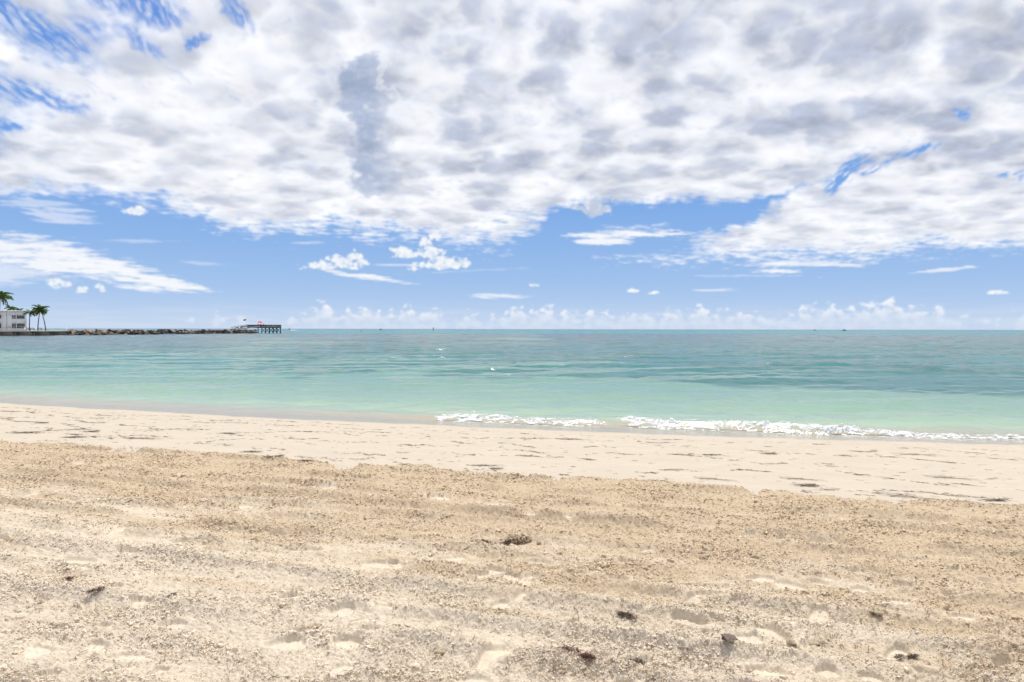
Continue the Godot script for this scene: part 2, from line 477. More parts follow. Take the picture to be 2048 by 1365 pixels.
# what grows or lies on the sea bed: 0 sand, 1 sea grass
func grass_share(x: float, z: float) -> float:
	var line := -59.0 + 0.68 * x
	if x < 3.0: line = -57.0 + (3.0 - x) * -0.35
	var n: float = nz.land.get_noise_2d(x * 0.05, z * 0.05) + 0.5 * nz.land.get_noise_2d(x * 0.2, z * 0.16)
	var k := smooth(-1.5, 3.0, line - z + n * (5.0 if x > 3.0 else 22.0))
	# open sand again here and there
	var open: float = nz.land.get_noise_2d(x * 0.012 + 9.0, z * 0.016)
	if x < 10.0: k *= smooth(0.25, -0.15, open - 0.1 - clampf((3.0 - x) * 0.004, 0.0, 0.3))
	return k

func bed_colour(x: float, z: float) -> Vector3:
	var c: Vector3 = Vector3(0.45, 0.58, 0.43) * (1.0 + 0.10 * nz.land.get_noise_2d(x * 0.3, z * 0.3))
	return c.lerp(Vector3(0.030, 0.055, 0.06), grass_share(x, z))

func add_print(x: float, z: float, turn: float, hl: float, hw: float, depth: float) -> void:
	var p := [x, z, cos(turn), sin(turn), hl, hw, depth]
	for i in range(-1, 2):
		for j in range(-1, 2):
			var key := Vector2i(floori(x / 0.4) + i, floori(z / 0.4) + j)
			if not print_cells.has(key): print_cells[key] = []
			print_cells[key].append(p)

# how deep a footprint sinks here, and how much it has pressed the sand smooth
func print_at(x: float, z: float) -> Vector2:
	var key := Vector2i(floori(x / 0.4), floori(z / 0.4))
	var out := Vector2.ZERO
	if not print_cells.has(key): return out
	for p in print_cells[key]:
		var dx: float = x - p[0]
		var dz: float = z - p[1]
		var a: float = (dx * p[2] + dz * p[3]) / p[4]
		var b: float = (dz * p[2] - dx * p[3]) / (p[5] * (1.0 + 0.18 * a))
		var e := a * a + b * b
		e *= 1.0 + 0.4 * nz.clod.get_noise_2d(x * 6.0, z * 6.0) + 0.12 * nz.clod.get_noise_2d(x * 17.0, z * 17.0)
		if e < 1.0:
			var g := 1.0 - e
			out.x -= p[6] * minf(1.0, g * 2.6) * 0.40
			out.y = maxf(out.y, minf(1.0, g * 3.0))
		elif e < 3.2:
			var g := (e - 1.0) / 2.2
			out.x += p[6] * 0.20 * sin(PI * sqrt(g))
			out.y = maxf(out.y, 0.6 * (1.0 - g) * (1.0 - g))
	return out

# how dry and pale the raked sand is here: 0 freshly turned and damp, 1 sun-dried
func dryness(x: float, z: float) -> float:
	var al := x * 0.958 + z * 0.287
	var ac := z * 0.958 - x * 0.287
	var n: float = nz.land.get_noise_2d(al * 0.45, ac * 1.1) + 0.8 * nz.clod.get_noise_2d(al * 0.9 + 9.0, ac * 4.5) + 0.35 * nz.clod.get_noise_2d(x * 8.0, z * 8.0)
	return smooth(-0.45, 0.55, n * 0.55 + (ac + 4.35) * 0.42 - x * 0.05)

func ground(x: float, z: float) -> float:
	var h := base_height(x, z)
	var k := raked_share(x, z)
	if k > 0.0:
		h += k * rough_height(x, z).x
	return h

# ridges that the rake and its wheels left, running along the beach
const RIDGES := [[-7.3, 0.05, 0.020], [-6.72, 0.06, 0.026], [-6.3, 0.05, 0.022], [-5.82, 0.06, 0.034], [-5.5, 0.05, 0.024], [-5.1, 0.05, 0.022], [-4.72, 0.06, 0.026], [-4.28, 0.05, 0.024], [-3.92, 0.08, 0.036], [-3.55, 0.05, 0.022], [-3.2, 0.06, 0.026]]

func rake(al: float, ac: float) -> float:
	var h := 0.0
	var k := 0
	for r in RIDGES:
		k += 1
		var d: float = ac - r[0]
		if d > 0.4 or d < -0.4: continue
		d += 0.045 * nz.land.get_noise_2d(al * 0.4, k * 13.0) + 0.02 * nz.clod.get_noise_2d(al * 4.0, k * 3.0)
		h += 2.0 * r[2] * exp(-d * d / (r[1] * r[1])) * smooth(-0.4, 0.15, nz.land.get_noise_2d(al * 0.45, k * 31.0))
	return h

func rough_height(x: float, z: float) -> Vector3:
	var al := x * 0.958 + z * 0.287
	var ac := z * 0.958 - x * 0.287
	var pr := print_at(x, z)
	var patch: float = 0.55 + 0.75 * nz.land.get_noise_2d(al * 0.8 + 31.0, ac * 2.0)
	patch = clampf(patch, 0.2, 1.2)
	var ridge: float = nz.land.get_noise_2d(al * 0.22, ac * 1.7)
	var row: float = 0.6 * nz.clod.get_noise_2d(al * 1.3, ac * 5.5) + 0.8 * nz.clod.get_noise_2d(al * 0.3 + 60.0, ac * 6.5)
	var c1: float = nz.clod.get_noise_2d(x * 11.0, z * 11.0)
	var c2: float = nz.clod.get_noise_2d(x * 27.0 + 7.0, z * 27.0)
	var c3: float = nz.clod.get_noise_2d(x * 58.0 + 7.0, z * 58.0)
	var h := 0.028 * ridge + 0.022 * row * (0.3 + 0.7 * patch)
	var fine := (0.026 * absf(c1) + 0.022 * absf(c2) + 0.009 * c3 * smooth(6.5, 3.5, -z)) * (0.45 + 0.55 * patch)
	# the lip of turned sand along the edge of the raked strip
	var from_edge := z - edge_z(x)
	h += 0.020 * exp(-pow((from_edge - 0.35) / 0.35, 2.0))
	h += rake(al, ac)
	return Vector3(h * (1.0 - 0.5 * pr.y) + fine * (1.0 - 0.88 * pr.y) + pr.x, pr.y, fine)

const C_PALE := Vector3(0.67, 0.587, 0.475)
const C_DAMP := Vector3(0.565, 0.458, 0.33)
const C_SMOOTH := Vector3(0.585, 0.522, 0.435)
const C_WET := Vector3(0.49, 0.42, 0.345)

func sand_colour(x: float, z: float, k: float, pressed: float) -> Vector3:
	var s := seaward(x, z)
	var swash: float = 0.35 * nz.land.get_noise_2d(x * 0.35, 44.0) + 0.12 * nz.land.get_noise_2d(x * 1.1, 54.0)
	var c: Vector3 = C_SMOOTH * (1.0 + 0.05 * nz.land.get_noise_2d(x * 0.6, z * 1.2) + 0.05 * nz.clod.get_noise_2d(x * 3.0, z * 9.0))
	c = c.lerp(C_WET, smooth(-0.10, 0.08, s + swash))
	if s > 2.0: c = c.lerp(bed_colour(x, z), smooth(2.0, 7.0, s + 1.5 * nz.land.get_noise_2d(x * 0.3, z * 0.6)))
	if k > 0.0:
		var r := C_DAMP.lerp(C_PALE, maxf(dryness(x, z), pressed * 0.9)) * (1.0 + 0.10 * pressed)
		r *= 1.0 + 0.10 * nz.clod.get_noise_2d(x * 14.0 + 3.0, z * 14.0)
		c = c.lerp(r, k)
	return c

func sand_material() -> StandardMaterial3D:
	var m := mat(Color(1, 1, 1), 0.96, 0.2)
	m.vertex_color_use_as_albedo = true
	grain(m, 0.045, 0.84, 1.0, Vector3(1.9, 1.9, 1.9), 0.6, 5)
	return m

func build_beach() -> void:
	for p in PRINTS:
		var w := 0.05 * sin(p[0] * 7.0)
		add_print(p[0] - 0.06, p[1] + w, 0.25, 0.13, 0.075, 0.04)
	for p in PRINTS_NEAR: add_print(p[0], p[1], p[2], p[3], p[4], p[5])
	rng.seed = 2024
	for k in 150:
		var z := -1.0 / lerpf(1.0 / 2.8, 1.0 / 7.0, rng.randf())
		var l := rng.randf_range(0.03, 0.10)
		add_print(z * rng.randf_range(-0.85, 0.85), z, rng.randf_range(-0.7, 0.9), l, l * rng.randf_range(0.45, 0.8), rng.randf_range(0.02, 0.05))
	# rows crowd together where they lie close by
	var zs := []
	var z := 1.1
	while z < 62.0:
		zs.append(-z)
		z += 0.02 if z < 2.3 else clampf(z * z / 2300.0, 0.004, 0.032) if z < 11.5 else z * 0.011
	var cols := 900
	var v := PackedVector3Array()
	var c := PackedColorArray()
	v.resize(zs.size() * cols)
	c.resize(v.size())
	var i := 0
	for zz in zs:
		for j in cols:
			var q: float = (float(j) / (cols - 1) - 0.5) * 2.0
			var x: float = -zz * 0.86 * q + (3.5 - zz * 0.14) * q * pow(absf(q), 7.0)
			var k := raked_share(x, zz)
			var h := base_height(x, zz)
			var pressed := 0.0
			if k > 0.0:
				var r := rough_height(x, zz)
				h += k * r.x
				pressed = r.y
			v[i] = Vector3(x, h, zz)
			var hue := sand_colour(x, zz, k, pressed)
			c[i] = Color(hue.x, hue.y, hue.z)
			i += 1
	print("sand rows ", zs.size())
	var o := obj("beach_sand", sheet(v, zs.size(), cols, c), sand_material())
	tag(o, "pale coral sand beach, raked in front and smooth towards the water", "sand", "", "structure")
	# the land on which the beach lies
	var st := new_st()
	var pts := []
	for a in 31:
		var row := []
		for b in 41:
			var x := -120.0 + b * 6.0
			var zz := 60.0 - a * 4.0
			row.append(Vector3(x, minf(base_height(x, zz) - 0.09, 0.89), zz))
		pts.append(row)
	for a in 30:
		for b in 40:
			quad(st, pts[a][b], pts[a + 1][b], pts[a + 1][b + 1], pts[a][b + 1])
	var lm := mat(Color(0.60, 0.51, 0.40), 0.96, 0.2)
	grain(lm, 0.02, 0.8, 1.0, Vector3(0.9, 0.9, 0.9), 0.4, 8)
	o = obj("beach_ground", done(st, true), lm)
	tag(o, "wider sandy ground that the raked beach lies on", "ground", "", "structure")

# ---------------------------------------------------------------- sea
var waves := []

func make_waves() -> void:
	rng.seed = 771
	for i in 32:
		var l := 0.36 * pow(1.105, i) * rng.randf_range(0.93, 1.07)
		var a := rng.randfn() * (1.0 if l < 2.0 else 0.55) - 0.1
		var steep := 0.0060 * (1.55 if l > 0.6 and l < 1.8 else (1.2 if l < 2.8 else (1.35 if l < 5.0 else 0.85)))
		waves.append([TAU / l * sin(a), TAU / l * cos(a), rng.randf() * TAU, l, l * steep * rng.randf_range(0.6, 1.3)])

# spacing: how far apart the points of the sheet are, waves shorter than that are left to the material
func wave_height(x: float, z: float, spacing: float) -> float:
	var h := 0.0
	for w in waves:
		if w[3] < spacing * 2.2: continue
		var p: float = sin(x * w[0] + z * w[1] + w[2])
		h += w[4] * (p + 0.2 * p * p)
	return h * (0.75 + 0.7 * nz.land.get_noise_2d(x * 0.06, z * 0.09))

# breaking swell: x from, x to, z at from, z at to, height
const BREAKERS := [[-2.2, 2.4, -19.7, -18.35, 0.13], [3.0, 7.9, -18.75, -17.0, 0.16], [7.2, 13.5, -17.15, -15.75, 0.11], [-18.0, -13.2, -28.2, -26.6, 0.10], [-6.0, -2.5, -21.3, -19.8, 0.05]]

func swell(x: float, z: float) -> float:
	var h := 0.0
	for b in BREAKERS:
		var t: float = (x - b[0]) / (b[1] - b[0])
		if t < -0.35 or t > 1.35: continue
		var zc: float = lerpf(b[2], b[3], t) + 0.16 * sin(x * 1.9) + 0.06 * sin(x * 5.1)
		var d: float = z - zc
		var w := 0.22 if d > 0.0 else 0.62
		h += b[4] * exp(-d * d / (w * w)) * smooth(-0.35, 0.1, t) * smooth(1.35, 0.9, t)
	return h

func sea_height(x: float, z: float, spacing: float) -> float:
	var s := seaward(x, z)
	var h := wave_height(x, z, spacing) * smooth(0.6, 5.0, s) * (1.0 + 0.4 * smooth(10.0, 40.0, s)) + swell(x, z)
	var swash: float = 0.35 * nz.land.get_noise_2d(x * 0.35, 44.0) + 0.12 * nz.land.get_noise_2d(x * 1.1, 54.0)
	if s < 3.0:
		var g := base_height(x, z)
		var film := 0.004 * smooth(0.0, 0.2, s + swash) - 0.05 * smooth(0.05, -0.25, s + swash)
		h = maxf(h, g + film) if s + swash > 0.0 else g + film
	return h

func build_sea() -> void:
	make_waves()
	var zs := []
	var z := 13.5
	while z < 30000.0:
		zs.append(-z)
		z += maxf(0.055, z * 0.0042) if z < 380.0 else z * 0.12
	var cols := 570
	var v := PackedVector3Array()
	v.resize(zs.size() * cols)
	var i := 0
	for zz in zs:
		var spread: float = -zz * 1.02
		var spacing: float = maxf(spread * 2.0 / cols, -zz * 0.0042)
		for j in cols:
			var x := spread * (float(j) / (cols - 1) - 0.5) * 2.0
			v[i] = Vector3(x, sea_height(x, zz, spacing) if zz > -400.0 else 0.0, zz)
			i += 1
	print("sea rows ", zs.size())
	var m := StandardMaterial3D.new()
	m.transparency = BaseMaterial3D.TRANSPARENCY_ALPHA
	m.albedo_color = Color(0.30, 0.55, 0.52, 0.06)
	m.roughness = 0.12
	m.metallic_specular = 0.40
	var n := FastNoiseLite.new()
	n.noise_type = FastNoiseLite.TYPE_SIMPLEX_SMOOTH
	n.frequency = 0.018
	n.fractal_octaves = 4
	n.fractal_gain = 0.55
	n.seed = 91
	var t := NoiseTexture2D.new()
	t.width = 1024
	t.height = 1024
	t.seamless = true
	t.as_normal_map = true
	t.bump_strength = 7.0
	t.noise = n
	m.normal_enabled = true
	m.normal_texture = t
	m.normal_scale = 0.75
	m.uv1_triplanar = true
	m.uv1_world_triplanar = true
	m.uv1_scale = Vector3(0.27, 0.27, 0.45)
	tag(obj("sea_surface", sheet(v, zs.size(), cols), m), "rippled turquoise sea with small waves running to the beach", "sea", "", "structure")
	# the body of the water, which scatters light
	var f := FogVolume.new()
	f.name = "sea_water"
	f.shape = RenderingServer.FOG_VOLUME_SHAPE_BOX
	f.size = Vector3(8000, 3.0, 1900)
	var fm := FogMaterial.new()
	fm.albedo = Color(0.06, 0.60, 0.61).linear_to_srgb()
	fm.density = 0.05
	f.material = fm
	add_child(f)
	f.position = Vector3(0, -1.55, -14.0 - 950.0)
	tag(f, "clear turquoise sea water over pale sand", "water", "", "structure")
	# the bottom farther out
	var rows := 150
	var across := 160
	v = PackedVector3Array()
	var c := PackedColorArray()
	for r in rows:
		var zz := -60.0 * pow(33.0, float(r) / (rows - 1))
		for q in across:
			var x := -zz * (float(q) / (across - 1) - 0.5) * 2.4
			v.append(Vector3(x, -1.56 + 0.06 * grass_share(x, zz), zz))
			var k := bed_colour(x, zz)
			c.append(Color(k.x, k.y, k.z))
	var bm := mat(Color(1, 1, 1), 0.95, 0.1)
	bm.vertex_color_use_as_albedo = true
	tag(obj("sea_bed", sheet(v, rows, across, c), bm), "sandy sea bed with dark sea grass meadows under the turquoise water", "sea bed", "", "structure")
	var st: SurfaceTool
	st = new_st()
	quad(st, Vector3(-30000, -6, -1950), Vector3(-30000, -6, -30500), Vector3(30000, -6, -30500), Vector3(30000, -6, -1950))
	tag(obj("deep_sea_bed", done(st), mat(Color(0.03, 0.10, 0.16), 0.9, 0.1)), "dark blue deep water bottom along the horizon", "sea bed", "", "structure")

# white water along the breaking swell
func build_foam() -> void:
	var white := mat(Color(0.82, 0.83, 0.83), 0.75, 0.4)
	white.subsurf_scatter_enabled = true
	white.subsurf_scatter_strength = 0.2
	var dots := []
	var blob := lump(91, 4, 6, 0.5, Vector3(1, 0.8, 1))
	rng.seed = 515
	for n in 5:
		var b: Array = BREAKERS[n]
		if n > 2: continue
		var x0: float = b[0]
		var x1: float = b[1]
		var steps := int((x1 - x0) / 0.022)
		var prof := 18
		var v := PackedVector3Array()
		for i in steps:
			var t := float(i) / (steps - 1)
			var x := lerpf(x0, x1, t)
			var tb: float = (x - b[0]) / (b[1] - b[0])
			var zc: float = lerpf(b[2], b[3], tb) + 0.16 * sin(x * 1.9) + 0.06 * sin(x * 5.1)
			var gap: float = 0.34 + 1.25 * nz.land.get_noise_2d(x * 0.8, n * 9.0) + 0.5 * nz.clod.get_noise_2d(x * 3.0, n * 5.0)
			var env := smooth(0.0, 0.08, t) * smooth(1.0, 0.9, t) * clampf(gap, 0.0, 1.15)
			for j in prof:
				var p := float(j) / (prof - 1)
				var d: float = lerpf(-0.08, 0.26, p) * (0.35 + 0.65 * env) + 0.05 * nz.clod.get_noise_2d(x * 4.0, 3.0)
				var z := zc + d
				var bulge: float = sin(PI * clampf(p * 1.05, 0.0, 1.0))
				var r: float = nz.lump.get_noise_3d(x * 9.0, p * 3.0, n * 7.0) * 0.06 + nz.lump.get_noise_3d(x * 26.0, p * 9.0, n * 3.0) * 0.06 + nz.lump.get_noise_3d(x * 60.0, p * 20.0, n * 3.0) * 0.03
				var y := sea_height(x, z, 0.08) - 0.02 + env * (0.018 + bulge * (0.02 + r * 1.0)) - 0.03 * (1.0 - env)
				v.append(Vector3(x + r * 0.3, y, z + r * 0.4))
				if rng.randf() < 0.09 * env and bulge > 0.3:
					var s := 0.006 * exp(rng.randfn() * 0.5)
					dots.append(Transform3D(Basis.from_euler(Vector3(0, rng.randf() * TAU, 0)).scaled(Vector3(s, s, s) * 1.5), Vector3(x + rng.randfn() * 0.03, y + 0.01 + absf(rng.randfn()) * 0.022 * env, z + rng.randfn() * 0.04)))
		var o := obj("breaking_wave_foam", sheet(v, steps, prof), white)
		tag(o, ["white foam of the small breaking wave at the middle of the shore", "white foam of the breaking wave right of the middle", "white foam of the breaking wave running out of the picture at right", "tiny white crest on the small swell far left"][n], "foam", "", "stuff")
	multi("foam_drops", blob, white, dots, [], "white drops of spray over the breaking waves", "foam")
	# lace of foam left on the water before and behind the breakers
	var st := new_st()
	for n in 3:
		var b: Array = BREAKERS[n]
		var x: float = b[0] + 0.1
		while x < b[1] - 0.1:
			var tb: float = (x - b[0]) / (b[1] - b[0])
			var zc: float = lerpf(b[2], b[3], tb) + 0.16 * sin(x * 1.9) + 0.06 * sin(x * 5.1)
			var dz := -0.5
			while dz < 1.25:
				var z := zc + dz
				var k: float = nz.clod.get_noise_2d(x * 2.2, z * 5.0) * 0.8 + nz.clod.get_noise_2d(x * 9.0, z * 16.0) * 0.55
				var lim: float = 0.27 + 0.42 * maxf(0.0, dz - 0.35) + 0.6 * maxf(0.0, -dz) - 0.35 * nz.land.get_noise_2d(x * 0.8, n * 9.0)
				if k > lim and seaward(x, z) > 0.35:
					var q := []
					for c in [[0, 0], [1, 0], [1, 1], [0, 1]]:
						var px: float = x + c[0] * 0.034
						var pz: float = z + c[1] * 0.034
						q.append(Vector3(px, sea_height(px, pz, 0.08) + 0.006, pz))
					quad(st, q[0], q[3], q[2], q[1])
				dz += 0.033
			x += 0.033
	tag(obj("foam_lace", done(st), white), "thin white lace of foam sliding up the wet sand", "foam", "", "stuff")

# ---------------------------------------------------------------- point, breakwater and pier
const WALL_A := Vector3(-190.0, 0, -190.0)
const WALL_B := Vector3(-161.5, 0, -248.0)
const ROCK_B := Vector3(-143.5, 0, -381.0)

func palm_frond(seed_value: int, length: float) -> Array:
	# [rachis, leaflets] of a drooping frond that starts at the origin and runs along +x
	rng.seed = seed_value
	var st := new_st()
	var pts := []
	var rad := []
	for i in 9:
		var t := i / 8.0
		pts.append(Vector3(length * (t - 0.18 * t * t * t), length * (0.28 * t - 0.62 * t * t), 0))
		rad.append(lerpf(0.045, 0.012, t))
	tube(st, pts, rad, 4)
	var ribs := done(st)
	st = new_st()
	st.set_smooth_group(-1)
	for i in 46:
		var t := 0.12 + 0.88 * i / 45.0
		var p := Vector3(length * (t - 0.18 * t * t * t), length * (0.28 * t - 0.62 * t * t), 0)
		var l := length * 0.30 * sin(PI * clampf(0.12 + t * 0.86, 0.0, 1.0)) * rng.randf_range(0.8, 1.1)
		for s in [-1.0, 1.0]:
			var tip: Vector3 = p + Vector3(l * 0.55, -l * rng.randf_range(0.35, 0.75), s * l * 0.75)
			var w := Vector3(0.055, 0.0, 0.0)
			var mid: Vector3 = p.lerp(tip, 0.5) + Vector3(0, l * 0.10, 0)
			quad(st, p - w * 0.5, mid - w, mid + w, p + w * 0.5)
			tri(st, mid - w, tip, mid + w)
	return [ribs, done(st)]

var fronds := []

func palm(at: Vector3, lean: Vector3, size: float, count: int, turn: float, label: String, trunk_shown := true) -> void:
	var bark := mat(Color(0.16, 0.13, 0.12), 0.95, 0.2)
	var leaf := mat(Color(0.065, 0.135, 0.030), 0.55, 0.4)
	leaf.backlight_enabled = true
	leaf.backlight = Color(0.35, 0.45, 0.15)
	var old := mat(Color(0.22, 0.17, 0.07), 0.7, 0.3)
	var o := thing("palm_tree", label, "palm tree", at, 0.0, "coconut palms on the point")
	var st := new_st()
	var pts := []
	var rad := []
	for i in 9:
		var t := i / 8.0
		pts.append(lean * Vector3(t * t * 0.6 + 0.4 * t, t, t * t * 0.6 + 0.4 * t))
		rad.append(lerpf(0.20, 0.115, t) + (0.08 if i == 0 else 0.0))
	tube(st, pts, rad, 8)
	obj("trunk", done(st, true), bark, o)
	rng.seed = int(turn * 1000.0) + 5
	for k in count:
		var a := turn + TAU * k / count * 2.4 + rng.randf_range(-0.2, 0.2)
		var lift := lerpf(0.85, -0.55, float(k) / count) + rng.randf_range(-0.15, 0.15)
		var which := k % fronds.size()
		var f := Node3D.new()
		f.name = "frond"
		o.add_child(f, true)
		var s := size * rng.randf_range(0.85, 1.1)
		f.transform = Transform3D(Basis.from_euler(Vector3(rng.randf_range(-0.5, 0.5), 0, 0)), Vector3.ZERO)
		f.transform = Transform3D((Basis(Vector3.UP, a) * Basis(Vector3.BACK, lift) * f.transform.basis).scaled(Vector3(s, s, s)), lean)
		obj("rib", fronds[which][0], old if k > count - 3 else leaf, f)
		obj("leaflets", fronds[which][1], old if k > count - 2 else leaf, f)
	var nut := lump(3, 5, 7, 0.1, Vector3(0.14, 0.17, 0.14))
	for k in 4:
		obj("coconut", nut, old, o, lean + Vector3(cos(k * 1.7) * 0.22, -0.22, sin(k * 1.7) * 0.22))

func window(parent: Node3D, x: float, y: float, w: float, h: float, panes: int, sill: float, frame_m: Material, glass: Material, dark: Material) -> void:
	var n := Node3D.new()
	n.name = "window"
	parent.add_child(n, true)
	n.position = Vector3(x, y, 0)
	var st := new_st()
	var e := 0.06
	bx(st, Vector3(0, h / 2 - e / 2, 0), Vector3(w, e, 0.10))
	bx(st, Vector3(0, -h / 2 + e / 2, 0), Vector3(w, e, 0.10))
	bx(st, Vector3(-w / 2 + e / 2, 0, 0), Vector3(e, h - 2 * e, 0.10))
	bx(st, Vector3(w / 2 - e / 2, 0, 0), Vector3(e, h - 2 * e, 0.10))
	for k in range(1, panes):
		bx(st, Vector3(-w / 2 + w * k / panes, 0, 0), Vector3(0.07, h - 2 * e, 0.09))
	if sill > 0.0: bx(st, Vector3(0, -h / 2 + sill, 0), Vector3(w - 2 * e, 0.09, 0.085))
	obj("frame", done(st), frame_m, n)
	for k in panes:
		st = new_st()
		bx(st, Vector3(-w / 2 + w * (k + 0.5) / panes, 0, -0.03), Vector3(w / panes - 0.09, h - 0.12, 0.012))
		obj("pane", done(st), glass, n)
	st = new_st()
	bx(st, Vector3(0, 0, -0.45), Vector3(w - 0.02, h - 0.02, 0.02))
	obj("blind", done(st), dark, n)

# a wall in the x-y plane with rectangular openings [x, y, w, h]
func pierced(w0: float, w1: float, h0: float, h1: float, holes: Array, thick: float) -> ArrayMesh:
	var xs := [w0, w1]
	var ys := [h0, h1]
	for q in holes:
		xs.append(q[0] - q[2] / 2)
		xs.append(q[0] + q[2] / 2)
		ys.append(q[1] - q[3] / 2)
		ys.append(q[1] + q[3] / 2)
	xs.sort()
	ys.sort()
	var st := new_st()
	for i in xs.size() - 1:
		for j in ys.size() - 1:
			var cx: float = (xs[i] + xs[i + 1]) / 2
			var cy: float = (ys[j] + ys[j + 1]) / 2
			if xs[i + 1] - xs[i] < 0.001 or ys[j + 1] - ys[j] < 0.001: continue
			var open := false
			for q in holes:
				if absf(cx - q[0]) < q[2] / 2 and absf(cy - q[1]) < q[3] / 2: open = true
			if not open: bx(st, Vector3(cx, cy, -thick / 2), Vector3(xs[i + 1] - xs[i], ys[j + 1] - ys[j], thick))
	return done(st)

func build_house() -> void:
	# its front looks at the beach; origin at the right front corner on the terrace
	var o := thing("beach_house", "white two-storey flat-roofed house standing behind the seawall at far left", "house", Vector3(-179.3, 1.72, -252.0), 0.64)
	var white := mat(Color(0.84, 0.86, 0.89), 0.85, 0.3)
	grain(white, 0.01, 0.9, 1.0, Vector3(0.4, 0.4, 0.4), 0.0, 31)
	var trim := mat(Color(0.80, 0.81, 0.83), 0.7, 0.3)
	var dark := mat(Color(0.025, 0.05, 0.06), 0.6, 0.4)
	var blind := mat(Color(0.03, 0.09, 0.12), 0.7, 0.3)
	var glass := StandardMaterial3D.new()
	glass.transparency = BaseMaterial3D.TRANSPARENCY_ALPHA
	glass.albedo_color = Color(0.5, 0.6, 0.65, 0.12)
	glass.roughness = 0.03
	var holes := [[-3.8, 5.03, 1.28, 1.3], [-1.77, 5.03, 2.48, 1.3], [-3.78, 1.8, 1.28, 1.85], [-1.75, 1.8, 2.5, 1.85], [-8.6, 5.03, 2.33, 1.3], [-8.6, 1.8, 2.33, 1.85], [-13.0, 5.03, 2.4, 1.3], [-13.0, 1.8, 2.4, 1.85]]
	obj("front_wall", pierced(-20.0, 0.0, 0.0, 7.1, holes, 0.25), white, o)
	var st := new_st()
	bx(st, Vector3(-0.125, 3.55, -5.25), Vector3(0.25, 7.1, 9.99))
	bx(st, Vector3(-19.875, 3.55, -5.25), Vector3(0.25, 7.1, 9.99))
	bx(st, Vector3(-10.0, 3.55, -10.4), Vector3(20.0, 7.1, 0.25))
	obj("side_walls", done(st), white, o)
	st = new_st()
	bx(st, Vector3(-9.95, 7.22, -5.2), Vector3(20.6, 0.22, 11.4))
	var roof := obj("roof", done(st), trim, o)
	st = new_st()
	bx(st, Vector3(-9.95, 7.39, -5.2), Vector3(20.2, 0.10, 10.8))
	obj("parapet", done(st), white, roof)
	st = new_st()
	tube(st, [Vector3(-5.94, 0.05, 0.07), Vector3(-5.94, 7.05, 0.07)], [0.05, 0.05], 6)
	obj("drain_pipe", done(st), mat(Color(0.30, 0.32, 0.36), 0.6, 0.4), o)
	for k in holes.size():
		var q: Array = holes[k]
		window(o, q[0], q[1], q[2], q[3], 2 if q[2] < 1.5 else 1, 0.42 if k in [0, 2] else (0.55 if k == 3 else 0.0), trim, glass, dark if q[2] < 1.5 else blind)

